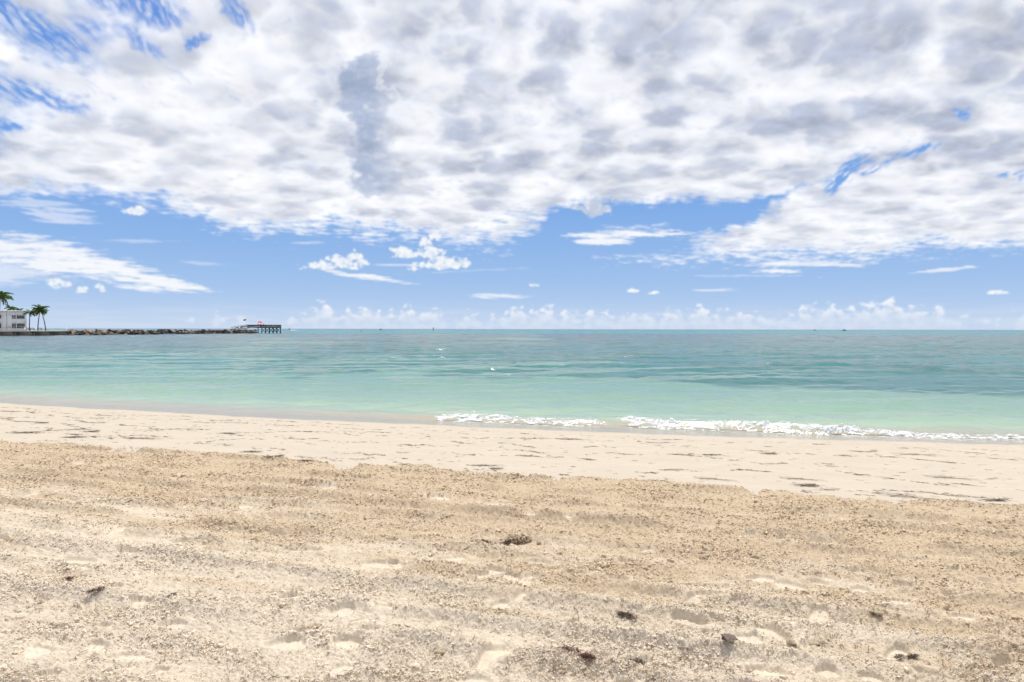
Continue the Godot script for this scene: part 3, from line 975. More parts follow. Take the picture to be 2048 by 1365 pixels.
func build_point() -> void:
	var concrete := mat(Color(0.16, 0.165, 0.145), 0.9, 0.3)
	grain(concrete, 0.012, 0.45, 1.0, Vector3(0.35, 0.35, 0.35), 0.0, 33)
	var cap := mat(Color(0.50, 0.46, 0.40), 0.9, 0.3)
	var along := (WALL_B - WALL_A)
	var dir := along.normalized()
	var turn := atan2(-dir.z, dir.x)
	# filled land behind the wall
	var st := new_st()
	var land := [Vector3(-190.3, 1.72, -190.0), Vector3(-162.2, 1.72, -248.0), Vector3(-172, 1.72, -300.0), Vector3(-330, 1.72, -320), Vector3(-330, 1.72, -150)]
	for k in range(1, 4): tri(st, land[0], land[k + 1], land[k])
	for k in 5:
		var a: Vector3 = land[k]
		var b: Vector3 = land[(k + 1) % 5]
		quad(st, a, b, b - Vector3(0, 4, 0), a - Vector3(0, 4, 0))
	tag(obj("point_ground", done(st), mat(Color(0.36, 0.33, 0.27), 0.95, 0.2)), "low filled ground of the point behind the seawall", "ground", "", "structure")
	# seawall: panels between piers, with a pale cap
	var w := thing("seawall", "dark stained concrete seawall with pale cap below the white house", "seawall", WALL_A, turn)
	var length := along.length()
	var n := 11
	for k in n:
		st = new_st()
		bx(st, Vector3(length * (k + 0.5) / n, 0.15, 0.0), Vector3(length / n - 0.25, 2.7, 0.5))
		obj("panel", done(st), concrete, w)
	for k in n + 1:
		st = new_st()
		bx(st, Vector3(length * k / n, 0.13, 0.06), Vector3(0.5, 2.66, 0.7))
		obj("pier", done(st), concrete, w)
	st = new_st()
	bx(st, Vector3(length / 2, 1.64, 0.0), Vector3(length + 0.6, 0.28, 1.1))
	obj("cap", done(st), cap, w)
	# breakwater of boulders
	var j := thing("rock_breakwater", "long breakwater of piled boulders running from the seawall out to the pier", "breakwater")
	var rocks := []
	for k in 7: rocks.append(lump(100 + k, 5, 7, 0.5, Vector3(1.0, 0.78, 0.9), true))
	var stones := []
	for c in [Color(0.085, 0.08, 0.078), Color(0.12, 0.105, 0.09), Color(0.36, 0.30, 0.24), Color(0.065, 0.065, 0.065), Color(0.50, 0.42, 0.34), Color(0.19, 0.16, 0.135)]:
		stones.append(grain(mat(c, 0.92, 0.25), 0.03, 0.6, 1.0, Vector3(0.8, 0.8, 0.8), 0.0, 35))
	rng.seed = 616
	var run := ROCK_B - WALL_B
	var side := Vector3(-run.z, 0, run.x).normalized()
	if side.z < 0.0: side = -side
	var courses := [[-0.1, 1.15, 92], [0.6, 0.6, 92], [1.18, -0.1, 80]]
	for c in courses:
		for k in c[2]:
			var t: float = (k + rng.randf_range(0.1, 0.9)) / c[2]
			var s := rng.randf_range(0.75, 1.3)
			var p: Vector3 = WALL_B + run * t + side * (c[1] + rng.randf_range(-0.35, 0.35)) + Vector3(0, c[0] + rng.randf_range(-0.15, 0.2), 0)
			var pale := rng.randf() < (0.06 if c[0] < 0.5 else (0.18 if c[0] < 1.5 else 0.62))
			if t < 0.18 and rng.randf() < 0.45: pale = true
			var r := obj("boulder", rocks[rng.randi() % 7], stones[[2, 4][rng.randi() % 2] if pale else [0, 1, 3, 5][rng.randi() % 4]], j, p)
			r.rotation = Vector3(rng.randf_range(-0.4, 0.4), rng.randf() * TAU, rng.randf_range(-0.4, 0.4))
			r.scale = Vector3(s * 1.15, s * 0.75, s)
	for k in 26:
		# loose blocks that stand above the crest
		var t := pow(rng.randf(), 1.4)
		var s := rng.randf_range(0.35, 0.75)
		var r := obj("boulder", rocks[rng.randi() % 7], stones[[2, 4, 4, 5][rng.randi() % 4]], j, WALL_B + run * t + side * -0.8 + Vector3(0, 1.78 + 0.2 * s, 0))
		r.rotation.y = rng.randf() * TAU
		r.scale = Vector3(s, s * 0.9, s)
	st = new_st()
	var core := 40
	for k in core:
		var a := WALL_B + run * (float(k) / core)
		var b := WALL_B + run * (float(k + 1) / core)
		quad(st, a + side * 1.1 + Vector3(0, -1.5, 0), b + side * 1.1 + Vector3(0, -1.5, 0), b + side * -0.1 + Vector3(0, 1.62, 0), a + side * -0.1 + Vector3(0, 1.62, 0))
		quad(st, a + side * -0.1 + Vector3(0, 1.62, 0), b + side * -0.1 + Vector3(0, 1.62, 0), b + side * -5.0 + Vector3(0, 1.62, 0), a + side * -5.0 + Vector3(0, 1.62, 0))
	obj("rubble_core", done(st), stones[4], j)
	# palms
	fronds = []
	for k in 4: fronds.append(palm_frond(500 + k, 2.3))
	palm(Vector3(-175.5, 1.72, -248.0), Vector3(0.5, 6.6, 0.3), 1.2, 15, 0.4, "leftmost of the three palms right of the house, with nearly upright trunk")
	palm(Vector3(-172.8, 1.72, -248.5), Vector3(0.9, 7.4, 0.0), 1.3, 16, 1.1, "middle palm of the three, trunk leaning slightly right")
	palm(Vector3(-169.5, 1.72, -248.0), Vector3(-1.7, 8.1, 0.3), 1.4, 17, 2.3, "rightmost palm of the three, trunk leaning left over the others")
	palm(Vector3(-202.0, 1.72, -275.0), Vector3(0.2, 8.9, 0.0), 1.3, 14, 3.3, "palm crown showing just above the flat roof of the house")
	palm(Vector3(-199.0, 1.72, -275.0), Vector3(0.2, 8.3, 0.0), 1.0, 12, 4.0, "smaller palm crown above the right end of the roof")
	palm(Vector3(-198.5, 1.72, -264.0), Vector3(0.6, 13.2, 0.0), 2.3, 15, 5.2, "tall palm at the left edge with one long drooping frond")
	# terrace things
	var wood := mat(Color(0.20, 0.17, 0.14), 0.9, 0.3)
	var plastic := mat(Color(0.72, 0.70, 0.66), 0.6, 0.4)
	var t := thing("terrace_rail", "low grey wooden rail under the three palms", "rail", Vector3(-173.0, 1.72, -243.0), 0.0)
	st = new_st()
	bx(st, Vector3(2.7, 1.0, 0), Vector3(5.6, 0.14, 0.25))
	obj("top_board", done(st), wood, t)
	st = new_st()
	bx(st, Vector3(2.7, 0.6, 0), Vector3(5.5, 0.10, 0.06))
	obj("lower_board", done(st), wood, t)
	for k in 5:
		st = new_st()
		bx(st, Vector3(0.1 + k * 1.3, 0.46, 0), Vector3(0.12, 0.92, 0.12))
		obj("post", done(st), wood, t)
	var chairs := [["white lounge chair beside the house under the left palm", Vector3(-172.0, 1.74, -242.0), 0.3], ["white lounge chair under the middle palm", Vector3(-168.6, 1.74, -242.2), -0.4], ["cream lounge chair alone where the seawall meets the boulders", Vector3(-160.3, 1.79, -246.6), 0.2]]
	for c in chairs:
		var o := thing("lounge_chair", c[0], "chair", c[1], c[2], "lounge chairs on the point")
		st = new_st()
		bx(st, Vector3(0, 0.36, 0), Vector3(1.2, 0.09, 0.65))
		obj("seat", done(st), plastic, o)
		st = new_st()
		bx(st, Vector3(-0.72, 0.72, 0), Vector3(0.09, 0.85, 0.65), Basis(Vector3.BACK, 0.45))
		obj("backrest", done(st), plastic, o)
		for sx in [-0.5, 0.5]:
			for sz in [-0.27, 0.27]:
				st = new_st()
				bx(st, Vector3(sx, 0.155, sz), Vector3(0.07, 0.31, 0.07))
				obj("leg", done(st), plastic, o)

func build_pier() -> void:
	var plank := mat(Color(0.095, 0.07, 0.058), 0.9, 0.3)
	var plank2 := mat(Color(0.15, 0.115, 0.095), 0.9, 0.3)
	var plank3 := mat(Color(0.26, 0.24, 0.25), 0.9, 0.3)
	var pile := mat(Color(0.028, 0.05, 0.055), 0.85, 0.3)
	var pale := mat(Color(0.62, 0.62, 0.62), 0.8, 0.3)
	var o := thing("fishing_pier", "dark wooden pier on braced piles at the end of the breakwater", "pier", Vector3(-149.8, 0, -386.0), 0.0)
	var deck := 3.9
	var long := 17.2
	var st := new_st()
	bx(st, Vector3(long / 2, deck - 0.22, -3.0), Vector3(long, 0.30, 6.2))
	obj("deck", done(st), plank, o)
	st = new_st()
	bar(st, Vector3(0.0, deck - 0.62, 0.0), Vector3(long, deck - 0.62, 0.0), 0.3, 0.44)
	bar(st, Vector3(0.0, deck - 0.62, -5.9), Vector3(long, deck - 0.62, -5.9), 0.3, 0.44)
	obj("beam", done(st), pile, o)
	# piles with cross braces
	for row in 2:
		for k in 6:
			st = new_st()
			tube(st, [Vector3(6.1 + k * 2.15, -2.2, -row * 5.8), Vector3(6.1 + k * 2.15, deck - 0.5, -row * 5.8)], [0.27, 0.25], 8)
			obj("pile", done(st), pile, o)
		for k in 5:
			if k == 0: continue
			var a := 6.1 + k * 2.15
			st = new_st()
			bar(st, Vector3(a, 0.5, 0.3 - row * 5.8), Vector3(a + 2.15, deck - 0.6, 0.3 - row * 5.8), 0.10, 0.2)
			obj("brace", done(st), pile, o)
			st = new_st()
			bar(st, Vector3(a, deck - 0.6, 0.42 - row * 5.8), Vector3(a + 2.15, 0.5, 0.42 - row * 5.8), 0.10, 0.2)
			obj("brace", done(st), pile, o)
	# boarded railing on three sides
	rng.seed = 45
	for k in 40:
		st = new_st()
		bx(st, Vector3(0.22 + k * 0.43, deck + 0.40, 0.05), Vector3(0.39, 0.85, 0.05))
		obj("rail_board", done(st), [plank, plank, plank2, plank3][rng.randi() % (4 if k > 24 else 3)], o)
	for k in 14:
		st = new_st()
		bx(st, Vector3(long, deck + 0.40, -0.2 - k * 0.43), Vector3(0.05, 0.85, 0.39))
		obj("rail_board", done(st), plank, o)
	st = new_st()
	bx(st, Vector3(long / 2, deck + 0.92, 0.05), Vector3(long + 0.3, 0.18, 0.3))
	obj("handrail", done(st), plank, o)
	st = new_st()
	bx(st, Vector3(long / 2, deck + 0.92, -6.05), Vector3(long + 0.3, 0.18, 0.3))
	obj("handrail", done(st), plank, o)
	# ramp from the breakwater
	st = new_st()
	bar(st, Vector3(-9.3, 2.15, -1.5), Vector3(7.0, deck - 0.05, -1.5), 2.0, 0.28)
	obj("ramp", done(st), plank2, o)
	st = new_st()
	bar(st, Vector3(-1.0, 2.75, 0.25), Vector3(7.2, deck + 0.05, 0.25), 0.12, 0.3)
	obj("ramp_beam", done(st), pale, o)
	st = new_st()
	bar(st, Vector3(-9.3, 3.45, -0.4), Vector3(0.0, deck + 1.1, -0.4), 0.10, 0.16)
	obj("ramp_rail", done(st), plank, o)
	for k in 12:
		var t := k / 11.0
		var y := lerpf(2.1, deck - 0.1, t)
		st = new_st()
		bx(st, Vector3(-9.3 + 9.2 * t, y + 0.66, -0.4), Vector3(0.12, 1.25, 0.12))
		obj("rail_post", done(st), plank, o)
	for k in 7:
		if k == 2: continue
		st = new_st()
		bx(st, Vector3(-6.5 + k * 0.95, lerpf(2.6, deck + 0.3, (k + 2.5) / 9.5), -0.42), Vector3(0.9, 0.85, 0.05))
		obj("rail_board", done(st), plank2 if k != 5 else pale, o)
	var box := thing("white_box", "white storage box at the foot of the pier ramp", "box", Vector3(-154.9, 2.25, -383.6), 0.0)
	st = new_st()
	bx(st, Vector3(0, 0.38, 0), Vector3(2.2, 0.75, 0.9))
	obj("body", done(st), pale, box)
	st = new_st()
	bx(st, Vector3(0, 0.80, 0), Vector3(2.3, 0.08, 1.0))
	obj("lid", done(st), pale, box)
	# flag
	var f := thing("flagpole", "thin white flagpole with small flag beside the pier railing", "flagpole", Vector3(-150.1, 2.2, -385.2))
	st = new_st()
	tube(st, [Vector3(0, -0.2, 0), Vector3(0, 7.0, 0)], [0.07, 0.045], 6)
	obj("pole", done(st), pale, f)
	var flag := Node3D.new()
	flag.name = "flag"
	f.add_child(flag)
	flag.position = Vector3(-0.06, 5.6, 0)
	for k in 3:
		st = new_st()
		for i in 6:
			var x0 := -i * 0.25
			var x1 := -(i + 1) * 0.25
			var y0 := 0.45 - k * 0.3
			var d0 := -0.05 * i
			var d1 := -0.05 * (i + 1)
			var z0 := 0.12 * sin(i * 1.3)
			var z1 := 0.12 * sin((i + 1) * 1.3)
			quad(st, Vector3(x0, y0 + d0, z0), Vector3(x0, y0 - 0.3 + d0, z0), Vector3(x1, y0 - 0.3 + d1, z1), Vector3(x1, y0 + d1, z1))
			quad(st, Vector3(x0, y0 + d0, z0 - 0.02), Vector3(x1, y0 + d1, z1 - 0.02), Vector3(x1, y0 - 0.3 + d1, z1 - 0.02), Vector3(x0, y0 - 0.3 + d0, z0 - 0.02))
		obj("stripe", done(st), [mat(Color(0.7, 0.7, 0.7)), mat(Color(0.45, 0.06, 0.05)), mat(Color(0.05, 0.08, 0.2))][k], flag)
	# umbrella
	var u := thing("beach_umbrella", "bright red umbrella open over the people on the pier", "umbrella", Vector3(-143.4, deck - 0.07, -387.6), 0.0)
	u.rotation.z = -0.10
	st = new_st()
	tube(st, [Vector3.ZERO, Vector3(0, 3.05, 0)], [0.03, 0.03], 6)
	obj("pole", done(st), pale, u)
	st = new_st()
	st.set_smooth_group(-1)
	for k in 8:
		var a := TAU * k / 8
		var b := TAU * (k + 1) / 8
		var A := Vector3(cos(a) * 1.75, 2.28, sin(a) * 1.75)
		var B := Vector3(cos(b) * 1.75, 2.28, sin(b) * 1.75)
		var A1 := Vector3(cos(a) * 0.9, 2.85, sin(a) * 0.9)
		var B1 := Vector3(cos(b) * 0.9, 2.85, sin(b) * 0.9)
		quad(st, A, A1, B1, B)
		tri(st, A1, Vector3(0, 3.08, 0), B1)
	obj("canopy", done(st), mat(Color(0.72, 0.01, 0.06), 0.7, 0.3), u)
	# people behind the railing
	var skin := mat(Color(0.30, 0.17, 0.11), 0.6, 0.4)
	var people := [[-144.1, 0.0, Color(0.02, 0.025, 0.05), "person in dark top standing under the red umbrella, left of the two"], [-142.6, 0.6, Color(0.015, 0.015, 0.02), "person in black standing under the red umbrella, right of the two"], [-141.0, -0.4, Color(0.12, 0.13, 0.16), "person in grey standing at the railing just right of the red umbrella"]]
	for p in people:
		person(Vector3(p[0], deck - 0.07, -387.3), p[1], p[2], skin, p[3])
	# rods
	for r in [[-139.6, 0.15, "left fishing rod standing upright at the pier railing"], [-137.7, -0.1, "right fishing rod standing upright at the pier railing"]]:
		var q := thing("fishing_rod", r[2], "fishing rod", Vector3(r[0], deck - 0.07, -386.3), 0.0, "fishing rods on the pier")
		st = new_st()
		tube(st, [Vector3.ZERO, Vector3(r[1] * 0.4, 1.5, 0), Vector3(r[1], 3.2, 0)], [0.035, 0.025, 0.012], 5)
		obj("rod", done(st), plank, q)
		st = new_st()
		tube(st, [Vector3(-0.09, 0.75, 0.05), Vector3(0.09, 0.75, 0.05)], [0.07, 0.07], 7)
		obj("reel", done(st), plank3, q)

# a standing figure as one surface, from capsules joined by a smooth minimum
func person(at: Vector3, turn: float, top: Color, skin: Material, label: String) -> void:
	var bones := [
		[Vector3(0.10, 0.06, 0.02), Vector3(0.10, 0.48, 0.0), 0.055, 0.065], [Vector3(0.10, 0.48, 0.0), Vector3(0.09, 0.90, 0.0), 0.07, 0.095], [Vector3(-0.10, 0.06, 0.02), Vector3(-0.10, 0.48, 0.0), 0.055, 0.065], [Vector3(-0.10, 0.48, 0.0), Vector3(-0.09, 0.90, 0.0), 0.07, 0.095],
		[Vector3(0.10, 0.04, 0.0), Vector3(0.11, 0.04, 0.16), 0.045, 0.035], [Vector3(-0.10, 0.04, 0.0), Vector3(-0.11, 0.04, 0.16), 0.045, 0.035],
		[Vector3(0, 0.92, 0), Vector3(0, 1.15, 0), 0.15, 0.14], [Vector3(0, 1.15, 0), Vector3(0, 1.38, 0), 0.14, 0.155], [Vector3(0.15, 1.40, 0), Vector3(-0.15, 1.40, 0), 0.07, 0.07],
		[Vector3(0.20, 1.38, 0), Vector3(0.25, 1.10, 0.02), 0.055, 0.045], [Vector3(0.25, 1.10, 0.02), Vector3(0.22, 0.92, 0.18), 0.042, 0.033], [Vector3(-0.20, 1.38, 0), Vector3(-0.25, 1.10, 0.02), 0.055, 0.045], [Vector3(-0.25, 1.10, 0.02), Vector3(-0.22, 0.92, 0.18), 0.042, 0.033],
		[Vector3(0.22, 0.92, 0.18), Vector3(0.21, 0.86, 0.25), 0.035, 0.028], [Vector3(-0.22, 0.92, 0.18), Vector3(-0.21, 0.86, 0.25), 0.035, 0.028],
		[Vector3(0, 1.42, 0), Vector3(0, 1.54, 0.01), 0.06, 0.055]]
	var o := thing("person", label, "person", at, turn, "people on the pier")
	obj("body", field_mesh(bones, 0.05, 0.05), mat(top, 0.85, 0.3), o)
	var head := [[Vector3(0, 1.60, 0.02), Vector3(0, 1.69, 0.0), 0.075, 0.092], [Vector3(0, 1.625, 0.09), Vector3(0, 1.65, 0.085), 0.016, 0.014], [Vector3(0.085, 1.64, 0), Vector3(0.09, 1.66, 0), 0.018, 0.02], [Vector3(-0.085, 1.64, 0), Vector3(-0.09, 1.66, 0), 0.018, 0.02]]
	obj("head", field_mesh(head, 0.02, 0.015), skin, o)
	obj("hair", field_mesh([[Vector3(0, 1.70, -0.02), Vector3(0, 1.73, -0.015), 0.09, 0.085]], 0.02, 0.02), mat(Color(0.02, 0.015, 0.012), 0.6, 0.4), o)

func field_mesh(bones: Array, cell: float, blend: float) -> ArrayMesh:
	var lo := Vector3(9, 9, 9)
	var hi := -lo
	for b in bones:
		var r: float = maxf(b[2], b[3]) + cell * 2.0
		for e in [b[0], b[1]]:
			lo = Vector3(minf(lo.x, e.x - r), minf(lo.y, e.y - r), minf(lo.z, e.z - r))
			hi = Vector3(maxf(hi.x, e.x + r), maxf(hi.y, e.y + r), maxf(hi.z, e.z + r))
	var nx := int((hi.x - lo.x) / cell) + 2
	var ny := int((hi.y - lo.y) / cell) + 2
	var nz_ := int((hi.z - lo.z) / cell) + 2
	var f := PackedFloat32Array()
	f.resize(nx * ny * nz_)
	for i in nx:
		for j in ny:
			for k in nz_:
				var p := lo + Vector3(i, j, k) * cell
				var d := 9.0
				for b in bones:
					var ab: Vector3 = b[1] - b[0]
					var t := clampf((p - b[0]).dot(ab) / ab.length_squared(), 0.0, 1.0)
					var e: float = (p - b[0] - ab * t).length() - lerpf(b[2], b[3], t)
					var h := clampf(0.5 + 0.5 * (d - e) / blend, 0.0, 1.0)
					d = lerpf(d, e, h) - blend * h * (1.0 - h)
				f[(i * ny + j) * nz_ + k] = d
	var at := {}
	var pts := PackedVector3Array()
	for i in nx - 1:
		for j in ny - 1:
			for k in nz_ - 1:
				var sum := Vector3.ZERO
				var n := 0
				for e in [[0, 0, 0, 1, 0, 0], [0, 1, 0, 1, 1, 0], [0, 0, 1, 1, 0, 1], [0, 1, 1, 1, 1, 1], [0, 0, 0, 0, 1, 0], [1, 0, 0, 1, 1, 0], [0, 0, 1, 0, 1, 1], [1, 0, 1, 1, 1, 1], [0, 0, 0, 0, 0, 1], [1, 0, 0, 1, 0, 1], [0, 1, 0, 0, 1, 1], [1, 1, 0, 1, 1, 1]]:
					var a := f[((i + e[0]) * ny + j + e[1]) * nz_ + k + e[2]]
					var b := f[((i + e[3]) * ny + j + e[4]) * nz_ + k + e[5]]
					if (a < 0.0) != (b < 0.0):
						sum += Vector3(e[0], e[1], e[2]).lerp(Vector3(e[3], e[4], e[5]), a / (a - b))
						n += 1
				if n > 0:
					at[Vector3i(i, j, k)] = pts.size()
					pts.append(lo + (Vector3(i, j, k) + sum / n) * cell)
	var st := new_st()
	st.set_smooth_group(0)
	for i in range(1, nx - 1):
		for j in range(1, ny - 1):
			for k in range(1, nz_ - 1):
				var a := f[(i * ny + j) * nz_ + k]
				for ax in 3:
					var step: Vector3i = [Vector3i(1, 0, 0), Vector3i(0, 1, 0), Vector3i(0, 0, 1)][ax]
					var b := f[((i + step.x) * ny + j + step.y) * nz_ + k + step.z]
					if (a < 0.0) == (b < 0.0): continue
					var u: Vector3i = [Vector3i(0, 1, 0), Vector3i(0, 0, 1), Vector3i(1, 0, 0)][ax]
					var w: Vector3i = [Vector3i(0, 0, 1), Vector3i(1, 0, 0), Vector3i(0, 1, 0)][ax]
					var c := Vector3i(i, j, k)
					var q := [c - u - w, c - w, c, c - u]
					var ok := true
					for e in q:
						if not at.has(e): ok = false
					if not ok: continue
					if a < 0.0: quad(st, pts[at[q[0]]], pts[at[q[3]]], pts[at[q[2]]], pts[at[q[1]]])
					else: quad(st, pts[at[q[0]]], pts[at[q[1]]], pts[at[q[2]]], pts[at[q[3]]])
	return done(st, true)

func hull(st: SurfaceTool, l: float, w: float, h: float) -> void:
	var s := []
	for k in 7:
		var t := k / 6.0
		var b := w * 0.5 * (1.0 if t < 0.5 else sqrt(maxf(0.02, 1.0 - pow((t - 0.5) * 2.0, 2.0))))
		var up := h * (1.0 + 0.35 * t * t)
		s.append([Vector3(-l / 2 + l * t, -0.3, 0), Vector3(-l / 2 + l * t, up, b), Vector3(-l / 2 + l * t, up, -b)])
	for k in 6:
		quad(st, s[k][0], s[k + 1][0], s[k + 1][1], s[k][1])
		quad(st, s[k][2], s[k + 1][2], s[k + 1][0], s[k][0])
		quad(st, s[k][1], s[k + 1][1], s[k + 1][2], s[k][2])
	tri(st, s[0][0], s[0][1], s[0][2])

func boat(called: String, label: String, at: Vector3, turn: float, l: float, body: Color, cabin: Color, tall: float) -> Node3D:
	var o := thing(called, label, "boat", at, turn)
	var st := new_st()
	hull(st, l, l * 0.3, l * 0.12)
	obj("hull", done(st), mat(body, 0.4, 0.5), o)
	st = new_st()
	bx(st, Vector3(-l * 0.05, l * 0.12 + tall * 0.3, 0), Vector3(l * 0.3, tall * 0.6, l * 0.2))
	obj("cabin", done(st), mat(cabin, 0.5, 0.5), o)
	st = new_st()
	bx(st, Vector3(-l * 0.08, l * 0.12 + tall * 0.95, 0), Vector3(l * 0.34, tall * 0.06, l * 0.22))
	for sx in [-0.2, 0.05]:
		for sz in [-0.09, 0.09]:
			bx(st, Vector3(l * sx, l * 0.12 + tall * 0.76, l * sz), Vector3(0.08, tall * 0.32, 0.08))
	obj("canopy", done(st), mat(cabin, 0.5, 0.5), o)
	return o

func build_boats() -> void:
	var white := mat(Color(0.8, 0.8, 0.8), 0.7, 0.3)
	boat("speedboat", "small white speedboat throwing a white wake just right of the pier", Vector3(-392.0, 0.1, -1200.0), PI, 7.5, Color(0.6, 0.6, 0.6), Color(0.05, 0.05, 0.06), 2.6)
	var st := new_st()
	rng.seed = 73
	var prev := []
	for k in 25:
		var t := k / 24.0
		var w := 1.6 + 2.0 * t
		var h := 0.9 * (1.0 - t) * rng.randf_range(0.6, 1.1) + 0.12
		var x := -1.0 + t * 17.0
		var cur := [Vector3(x, 0.0, w), Vector3(x, h, w * 0.4), Vector3(x, h * 0.8, -w * 0.4), Vector3(x, 0.0, -w)]
		if k > 0:
			for q in 3: quad(st, prev[q], cur[q], cur[q + 1], prev[q + 1])
		prev = cur
	var wake := obj("wake", done(st, true), white)
	wake.position = Vector3(-392.0, 0.05, -1200.0)
	tag(wake, "white foaming wake behind the speedboat", "wake", "", "stuff")
	boat("motor_boat", "tiny dark motor boat on the horizon, left of the channel marker", Vector3(-346.0, 0.1, -1800.0), 0.6, 8.0, Color(0.2, 0.1, 0.1), Color(0.12, 0.1, 0.1), 3.0)
	boat("white_boat", "tiny white boat on the horizon at right, left of the long boat", Vector3(799.0, 0.1, -1800.0), 0.3, 9.0, Color(0.6, 0.6, 0.6), Color(0.05, 0.07, 0.08), 2.6)
	boat("long_boat", "dark low boat with cabin on the horizon at right", Vector3(877.0, 0.1, -1800.0), 0.0, 11.0, Color(0.05, 0.07, 0.09), Color(0.05, 0.06, 0.08), 3.4)
	# marks
	var dark := mat(Color(0.02, 0.03, 0.03), 0.8, 0.3)
	var m := thing("channel_marker", "dark channel marker post on the horizon left of centre", "marker", Vector3(-150.0, 0.0, -1300.0))
	st = new_st()
	tube(st, [Vector3(0, -2, 0), Vector3(0, 5.2, 0)], [0.45, 0.4], 8)
	obj("post", done(st), dark, m)
	st = new_st()
	bx(st, Vector3(0, 4.6, 0.5), Vector3(1.9, 1.9, 0.1))
	obj("board", done(st), dark, m)
	m = thing("stake", "thin dark stake standing in the water between pier and channel marker", "stake", Vector3(-126.0, 0.0, -570.0))
	st = new_st()
	tube(st, [Vector3(0, -2, 0), Vector3(0.03, 1.9, 0)], [0.14, 0.11], 7)
	obj("post", done(st), dark, m)
	st = new_st()
	tube(st, [Vector3(0.03, 1.9, 0), Vector3(0.03, 2.1, 0)], [0.17, 0.05], 7)
	obj("cap", done(st), dark, m)

# ---------------------------------------------------------------- loose matter on the beach
func grain_lumps() -> void:
	# crumbs of damp sand thrown up by the rake
	rng.seed = 909
	var shapes := []
	for k in 3: shapes.append(lump(k + 1, 5, 7, 0.75, Vector3(1, 0.72, 1)))
	var m := mat(Color(1, 1, 1), 0.97, 0.2)
	m.vertex_color_use_as_albedo = true
	var xf := [[], [], []]
	var cl := [[], [], []]
	var made := 0
	for i in 640000:
		# evenly over the angle and the inverse distance, so that near sand is as finely crumbled as far sand
		var q := rng.randf()
		var z := -1.0 / lerpf(1.0 / 2.3, 1.0 / 11.8, q)
		if rng.randf() < 0.35: z = -lerpf(2.6, 11.8, rng.randf())
		var x := (z - 0.6) * rng.randf_range(-0.95, 0.95)
		if z < edge_z(x) - 0.45 or (raked_share(x, z) < 0.3 and rng.randf() > 0.22 * exp((z - edge_z(x)) * 9.0)): continue
		var al := x * 0.958 + z * 0.287
		var ac := z * 0.958 - x * 0.287
		var patch: float = nz.land.get_noise_2d(al * 0.8 + 31.0, ac * 2.0) + 0.8 * nz.clod.get_noise_2d(al * 1.3, ac * 5.5) + 0.5 * nz.clod.get_noise_2d(x * 11.0, z * 11.0)
		var dry := dryness(x, z)
		if rng.randf() > clampf(0.72 + patch * 0.6 - dry * 0.38 + rake(al, ac) * 16.0, 0.06, 1.0): continue
		var pr := print_at(x, z)
		if rng.randf() < pr.y * 0.95: continue
		var s := 0.0019 * exp(absf(rng.randfn()) * 0.52) * (0.8 + 0.5 * clampf(patch, -0.5, 1.0)) * (1.0 + 0.17 * (-z - 3.0))
		if rng.randf() < 0.004: s *= 2.2
		s = minf(s, 0.016)
		var y := ground(x, z) + s * 0.1
		var b := Basis.from_euler(Vector3(rng.randf() * TAU, rng.randf() * TAU, rng.randf() * TAU)).scaled(Vector3(s * rng.randf_range(0.8, 1.5), s, s * rng.randf_range(0.8, 1.3)))
		var k := i % 3
		xf[k].append(Transform3D(b, Vector3(x, y, z)))
		var c := C_DAMP.lerp(C_PALE, clampf(dry + rng.randf_range(-0.25, 0.15), 0.0, 1.0)) * rng.randf_range(1.0, 1.16)
		cl[k].append(Color(c.x, c.y, c.z))
		made += 1
	print("crumbs ", made)
	for k in 3:
		multi("sand_crumbs", shapes[k], m, xf[k], cl[k], "small crumbs of turned sand strewn over the raked strip", "sand crumbs")

func strand(st: SurfaceTool, from: Vector3, heading: float, length: float, width: float, lift: float, bend: float, steps := 5) -> void:
	# one flat, curling ribbon of sea grass
	var p := from
	var h := heading
	var pts := []
	for i in steps + 1:
		var t := float(i) / steps
		pts.append([p + Vector3(0, lift * sin(t * PI) + 0.0015, 0), h])
		h += bend * rng.randf_range(0.2, 1.4) / steps
		p += Vector3(cos(h), 0, sin(h)) * length / steps
	for i in steps:
		var a: Vector3 = pts[i][0]
		var b: Vector3 = pts[i + 1][0]
		var s := (b - a).cross(Vector3.UP).normalized()
		var wa := width * (0.5 if i == 0 else 1.0) * 0.5
		var wb := width * (0.25 if i == steps - 1 else 1.0) * 0.5
		var up := Vector3(0, width * 0.35, 0)
		quad(st, a - s * wa, a + up, b + up, b - s * wb)
		quad(st, a + up, a + s * wa, b + s * wb, b + up)

# a tangle of sea grass: count strands within an ellipse
func tangle(seed_value: int, count: int, rx: float, rz: float, high: float, length: float, width: float, along := true) -> ArrayMesh:
	rng.seed = seed_value
	var st := new_st()
	st.set_smooth_group(-1)
	for i in count:
		var a := rng.randf() * TAU
		var r := sqrt(rng.randf()) * rng.randf_range(0.4, 1.0)
		var y := high * (1.0 - r * r) * rng.randf()
		var head := (rng.randf_range(-0.6, 0.6) + (PI if rng.randf() < 0.5 else 0.0)) if along else rng.randf() * TAU
		strand(st, Vector3(cos(a) * r * rx, y, sin(a) * r * rz), head, length * rng.randf_range(0.5, 1.4), width * rng.randf_range(0.7, 1.3), high * rng.randf_range(0.1, 0.6), rng.randfn() * 1.2)
	return done(st)

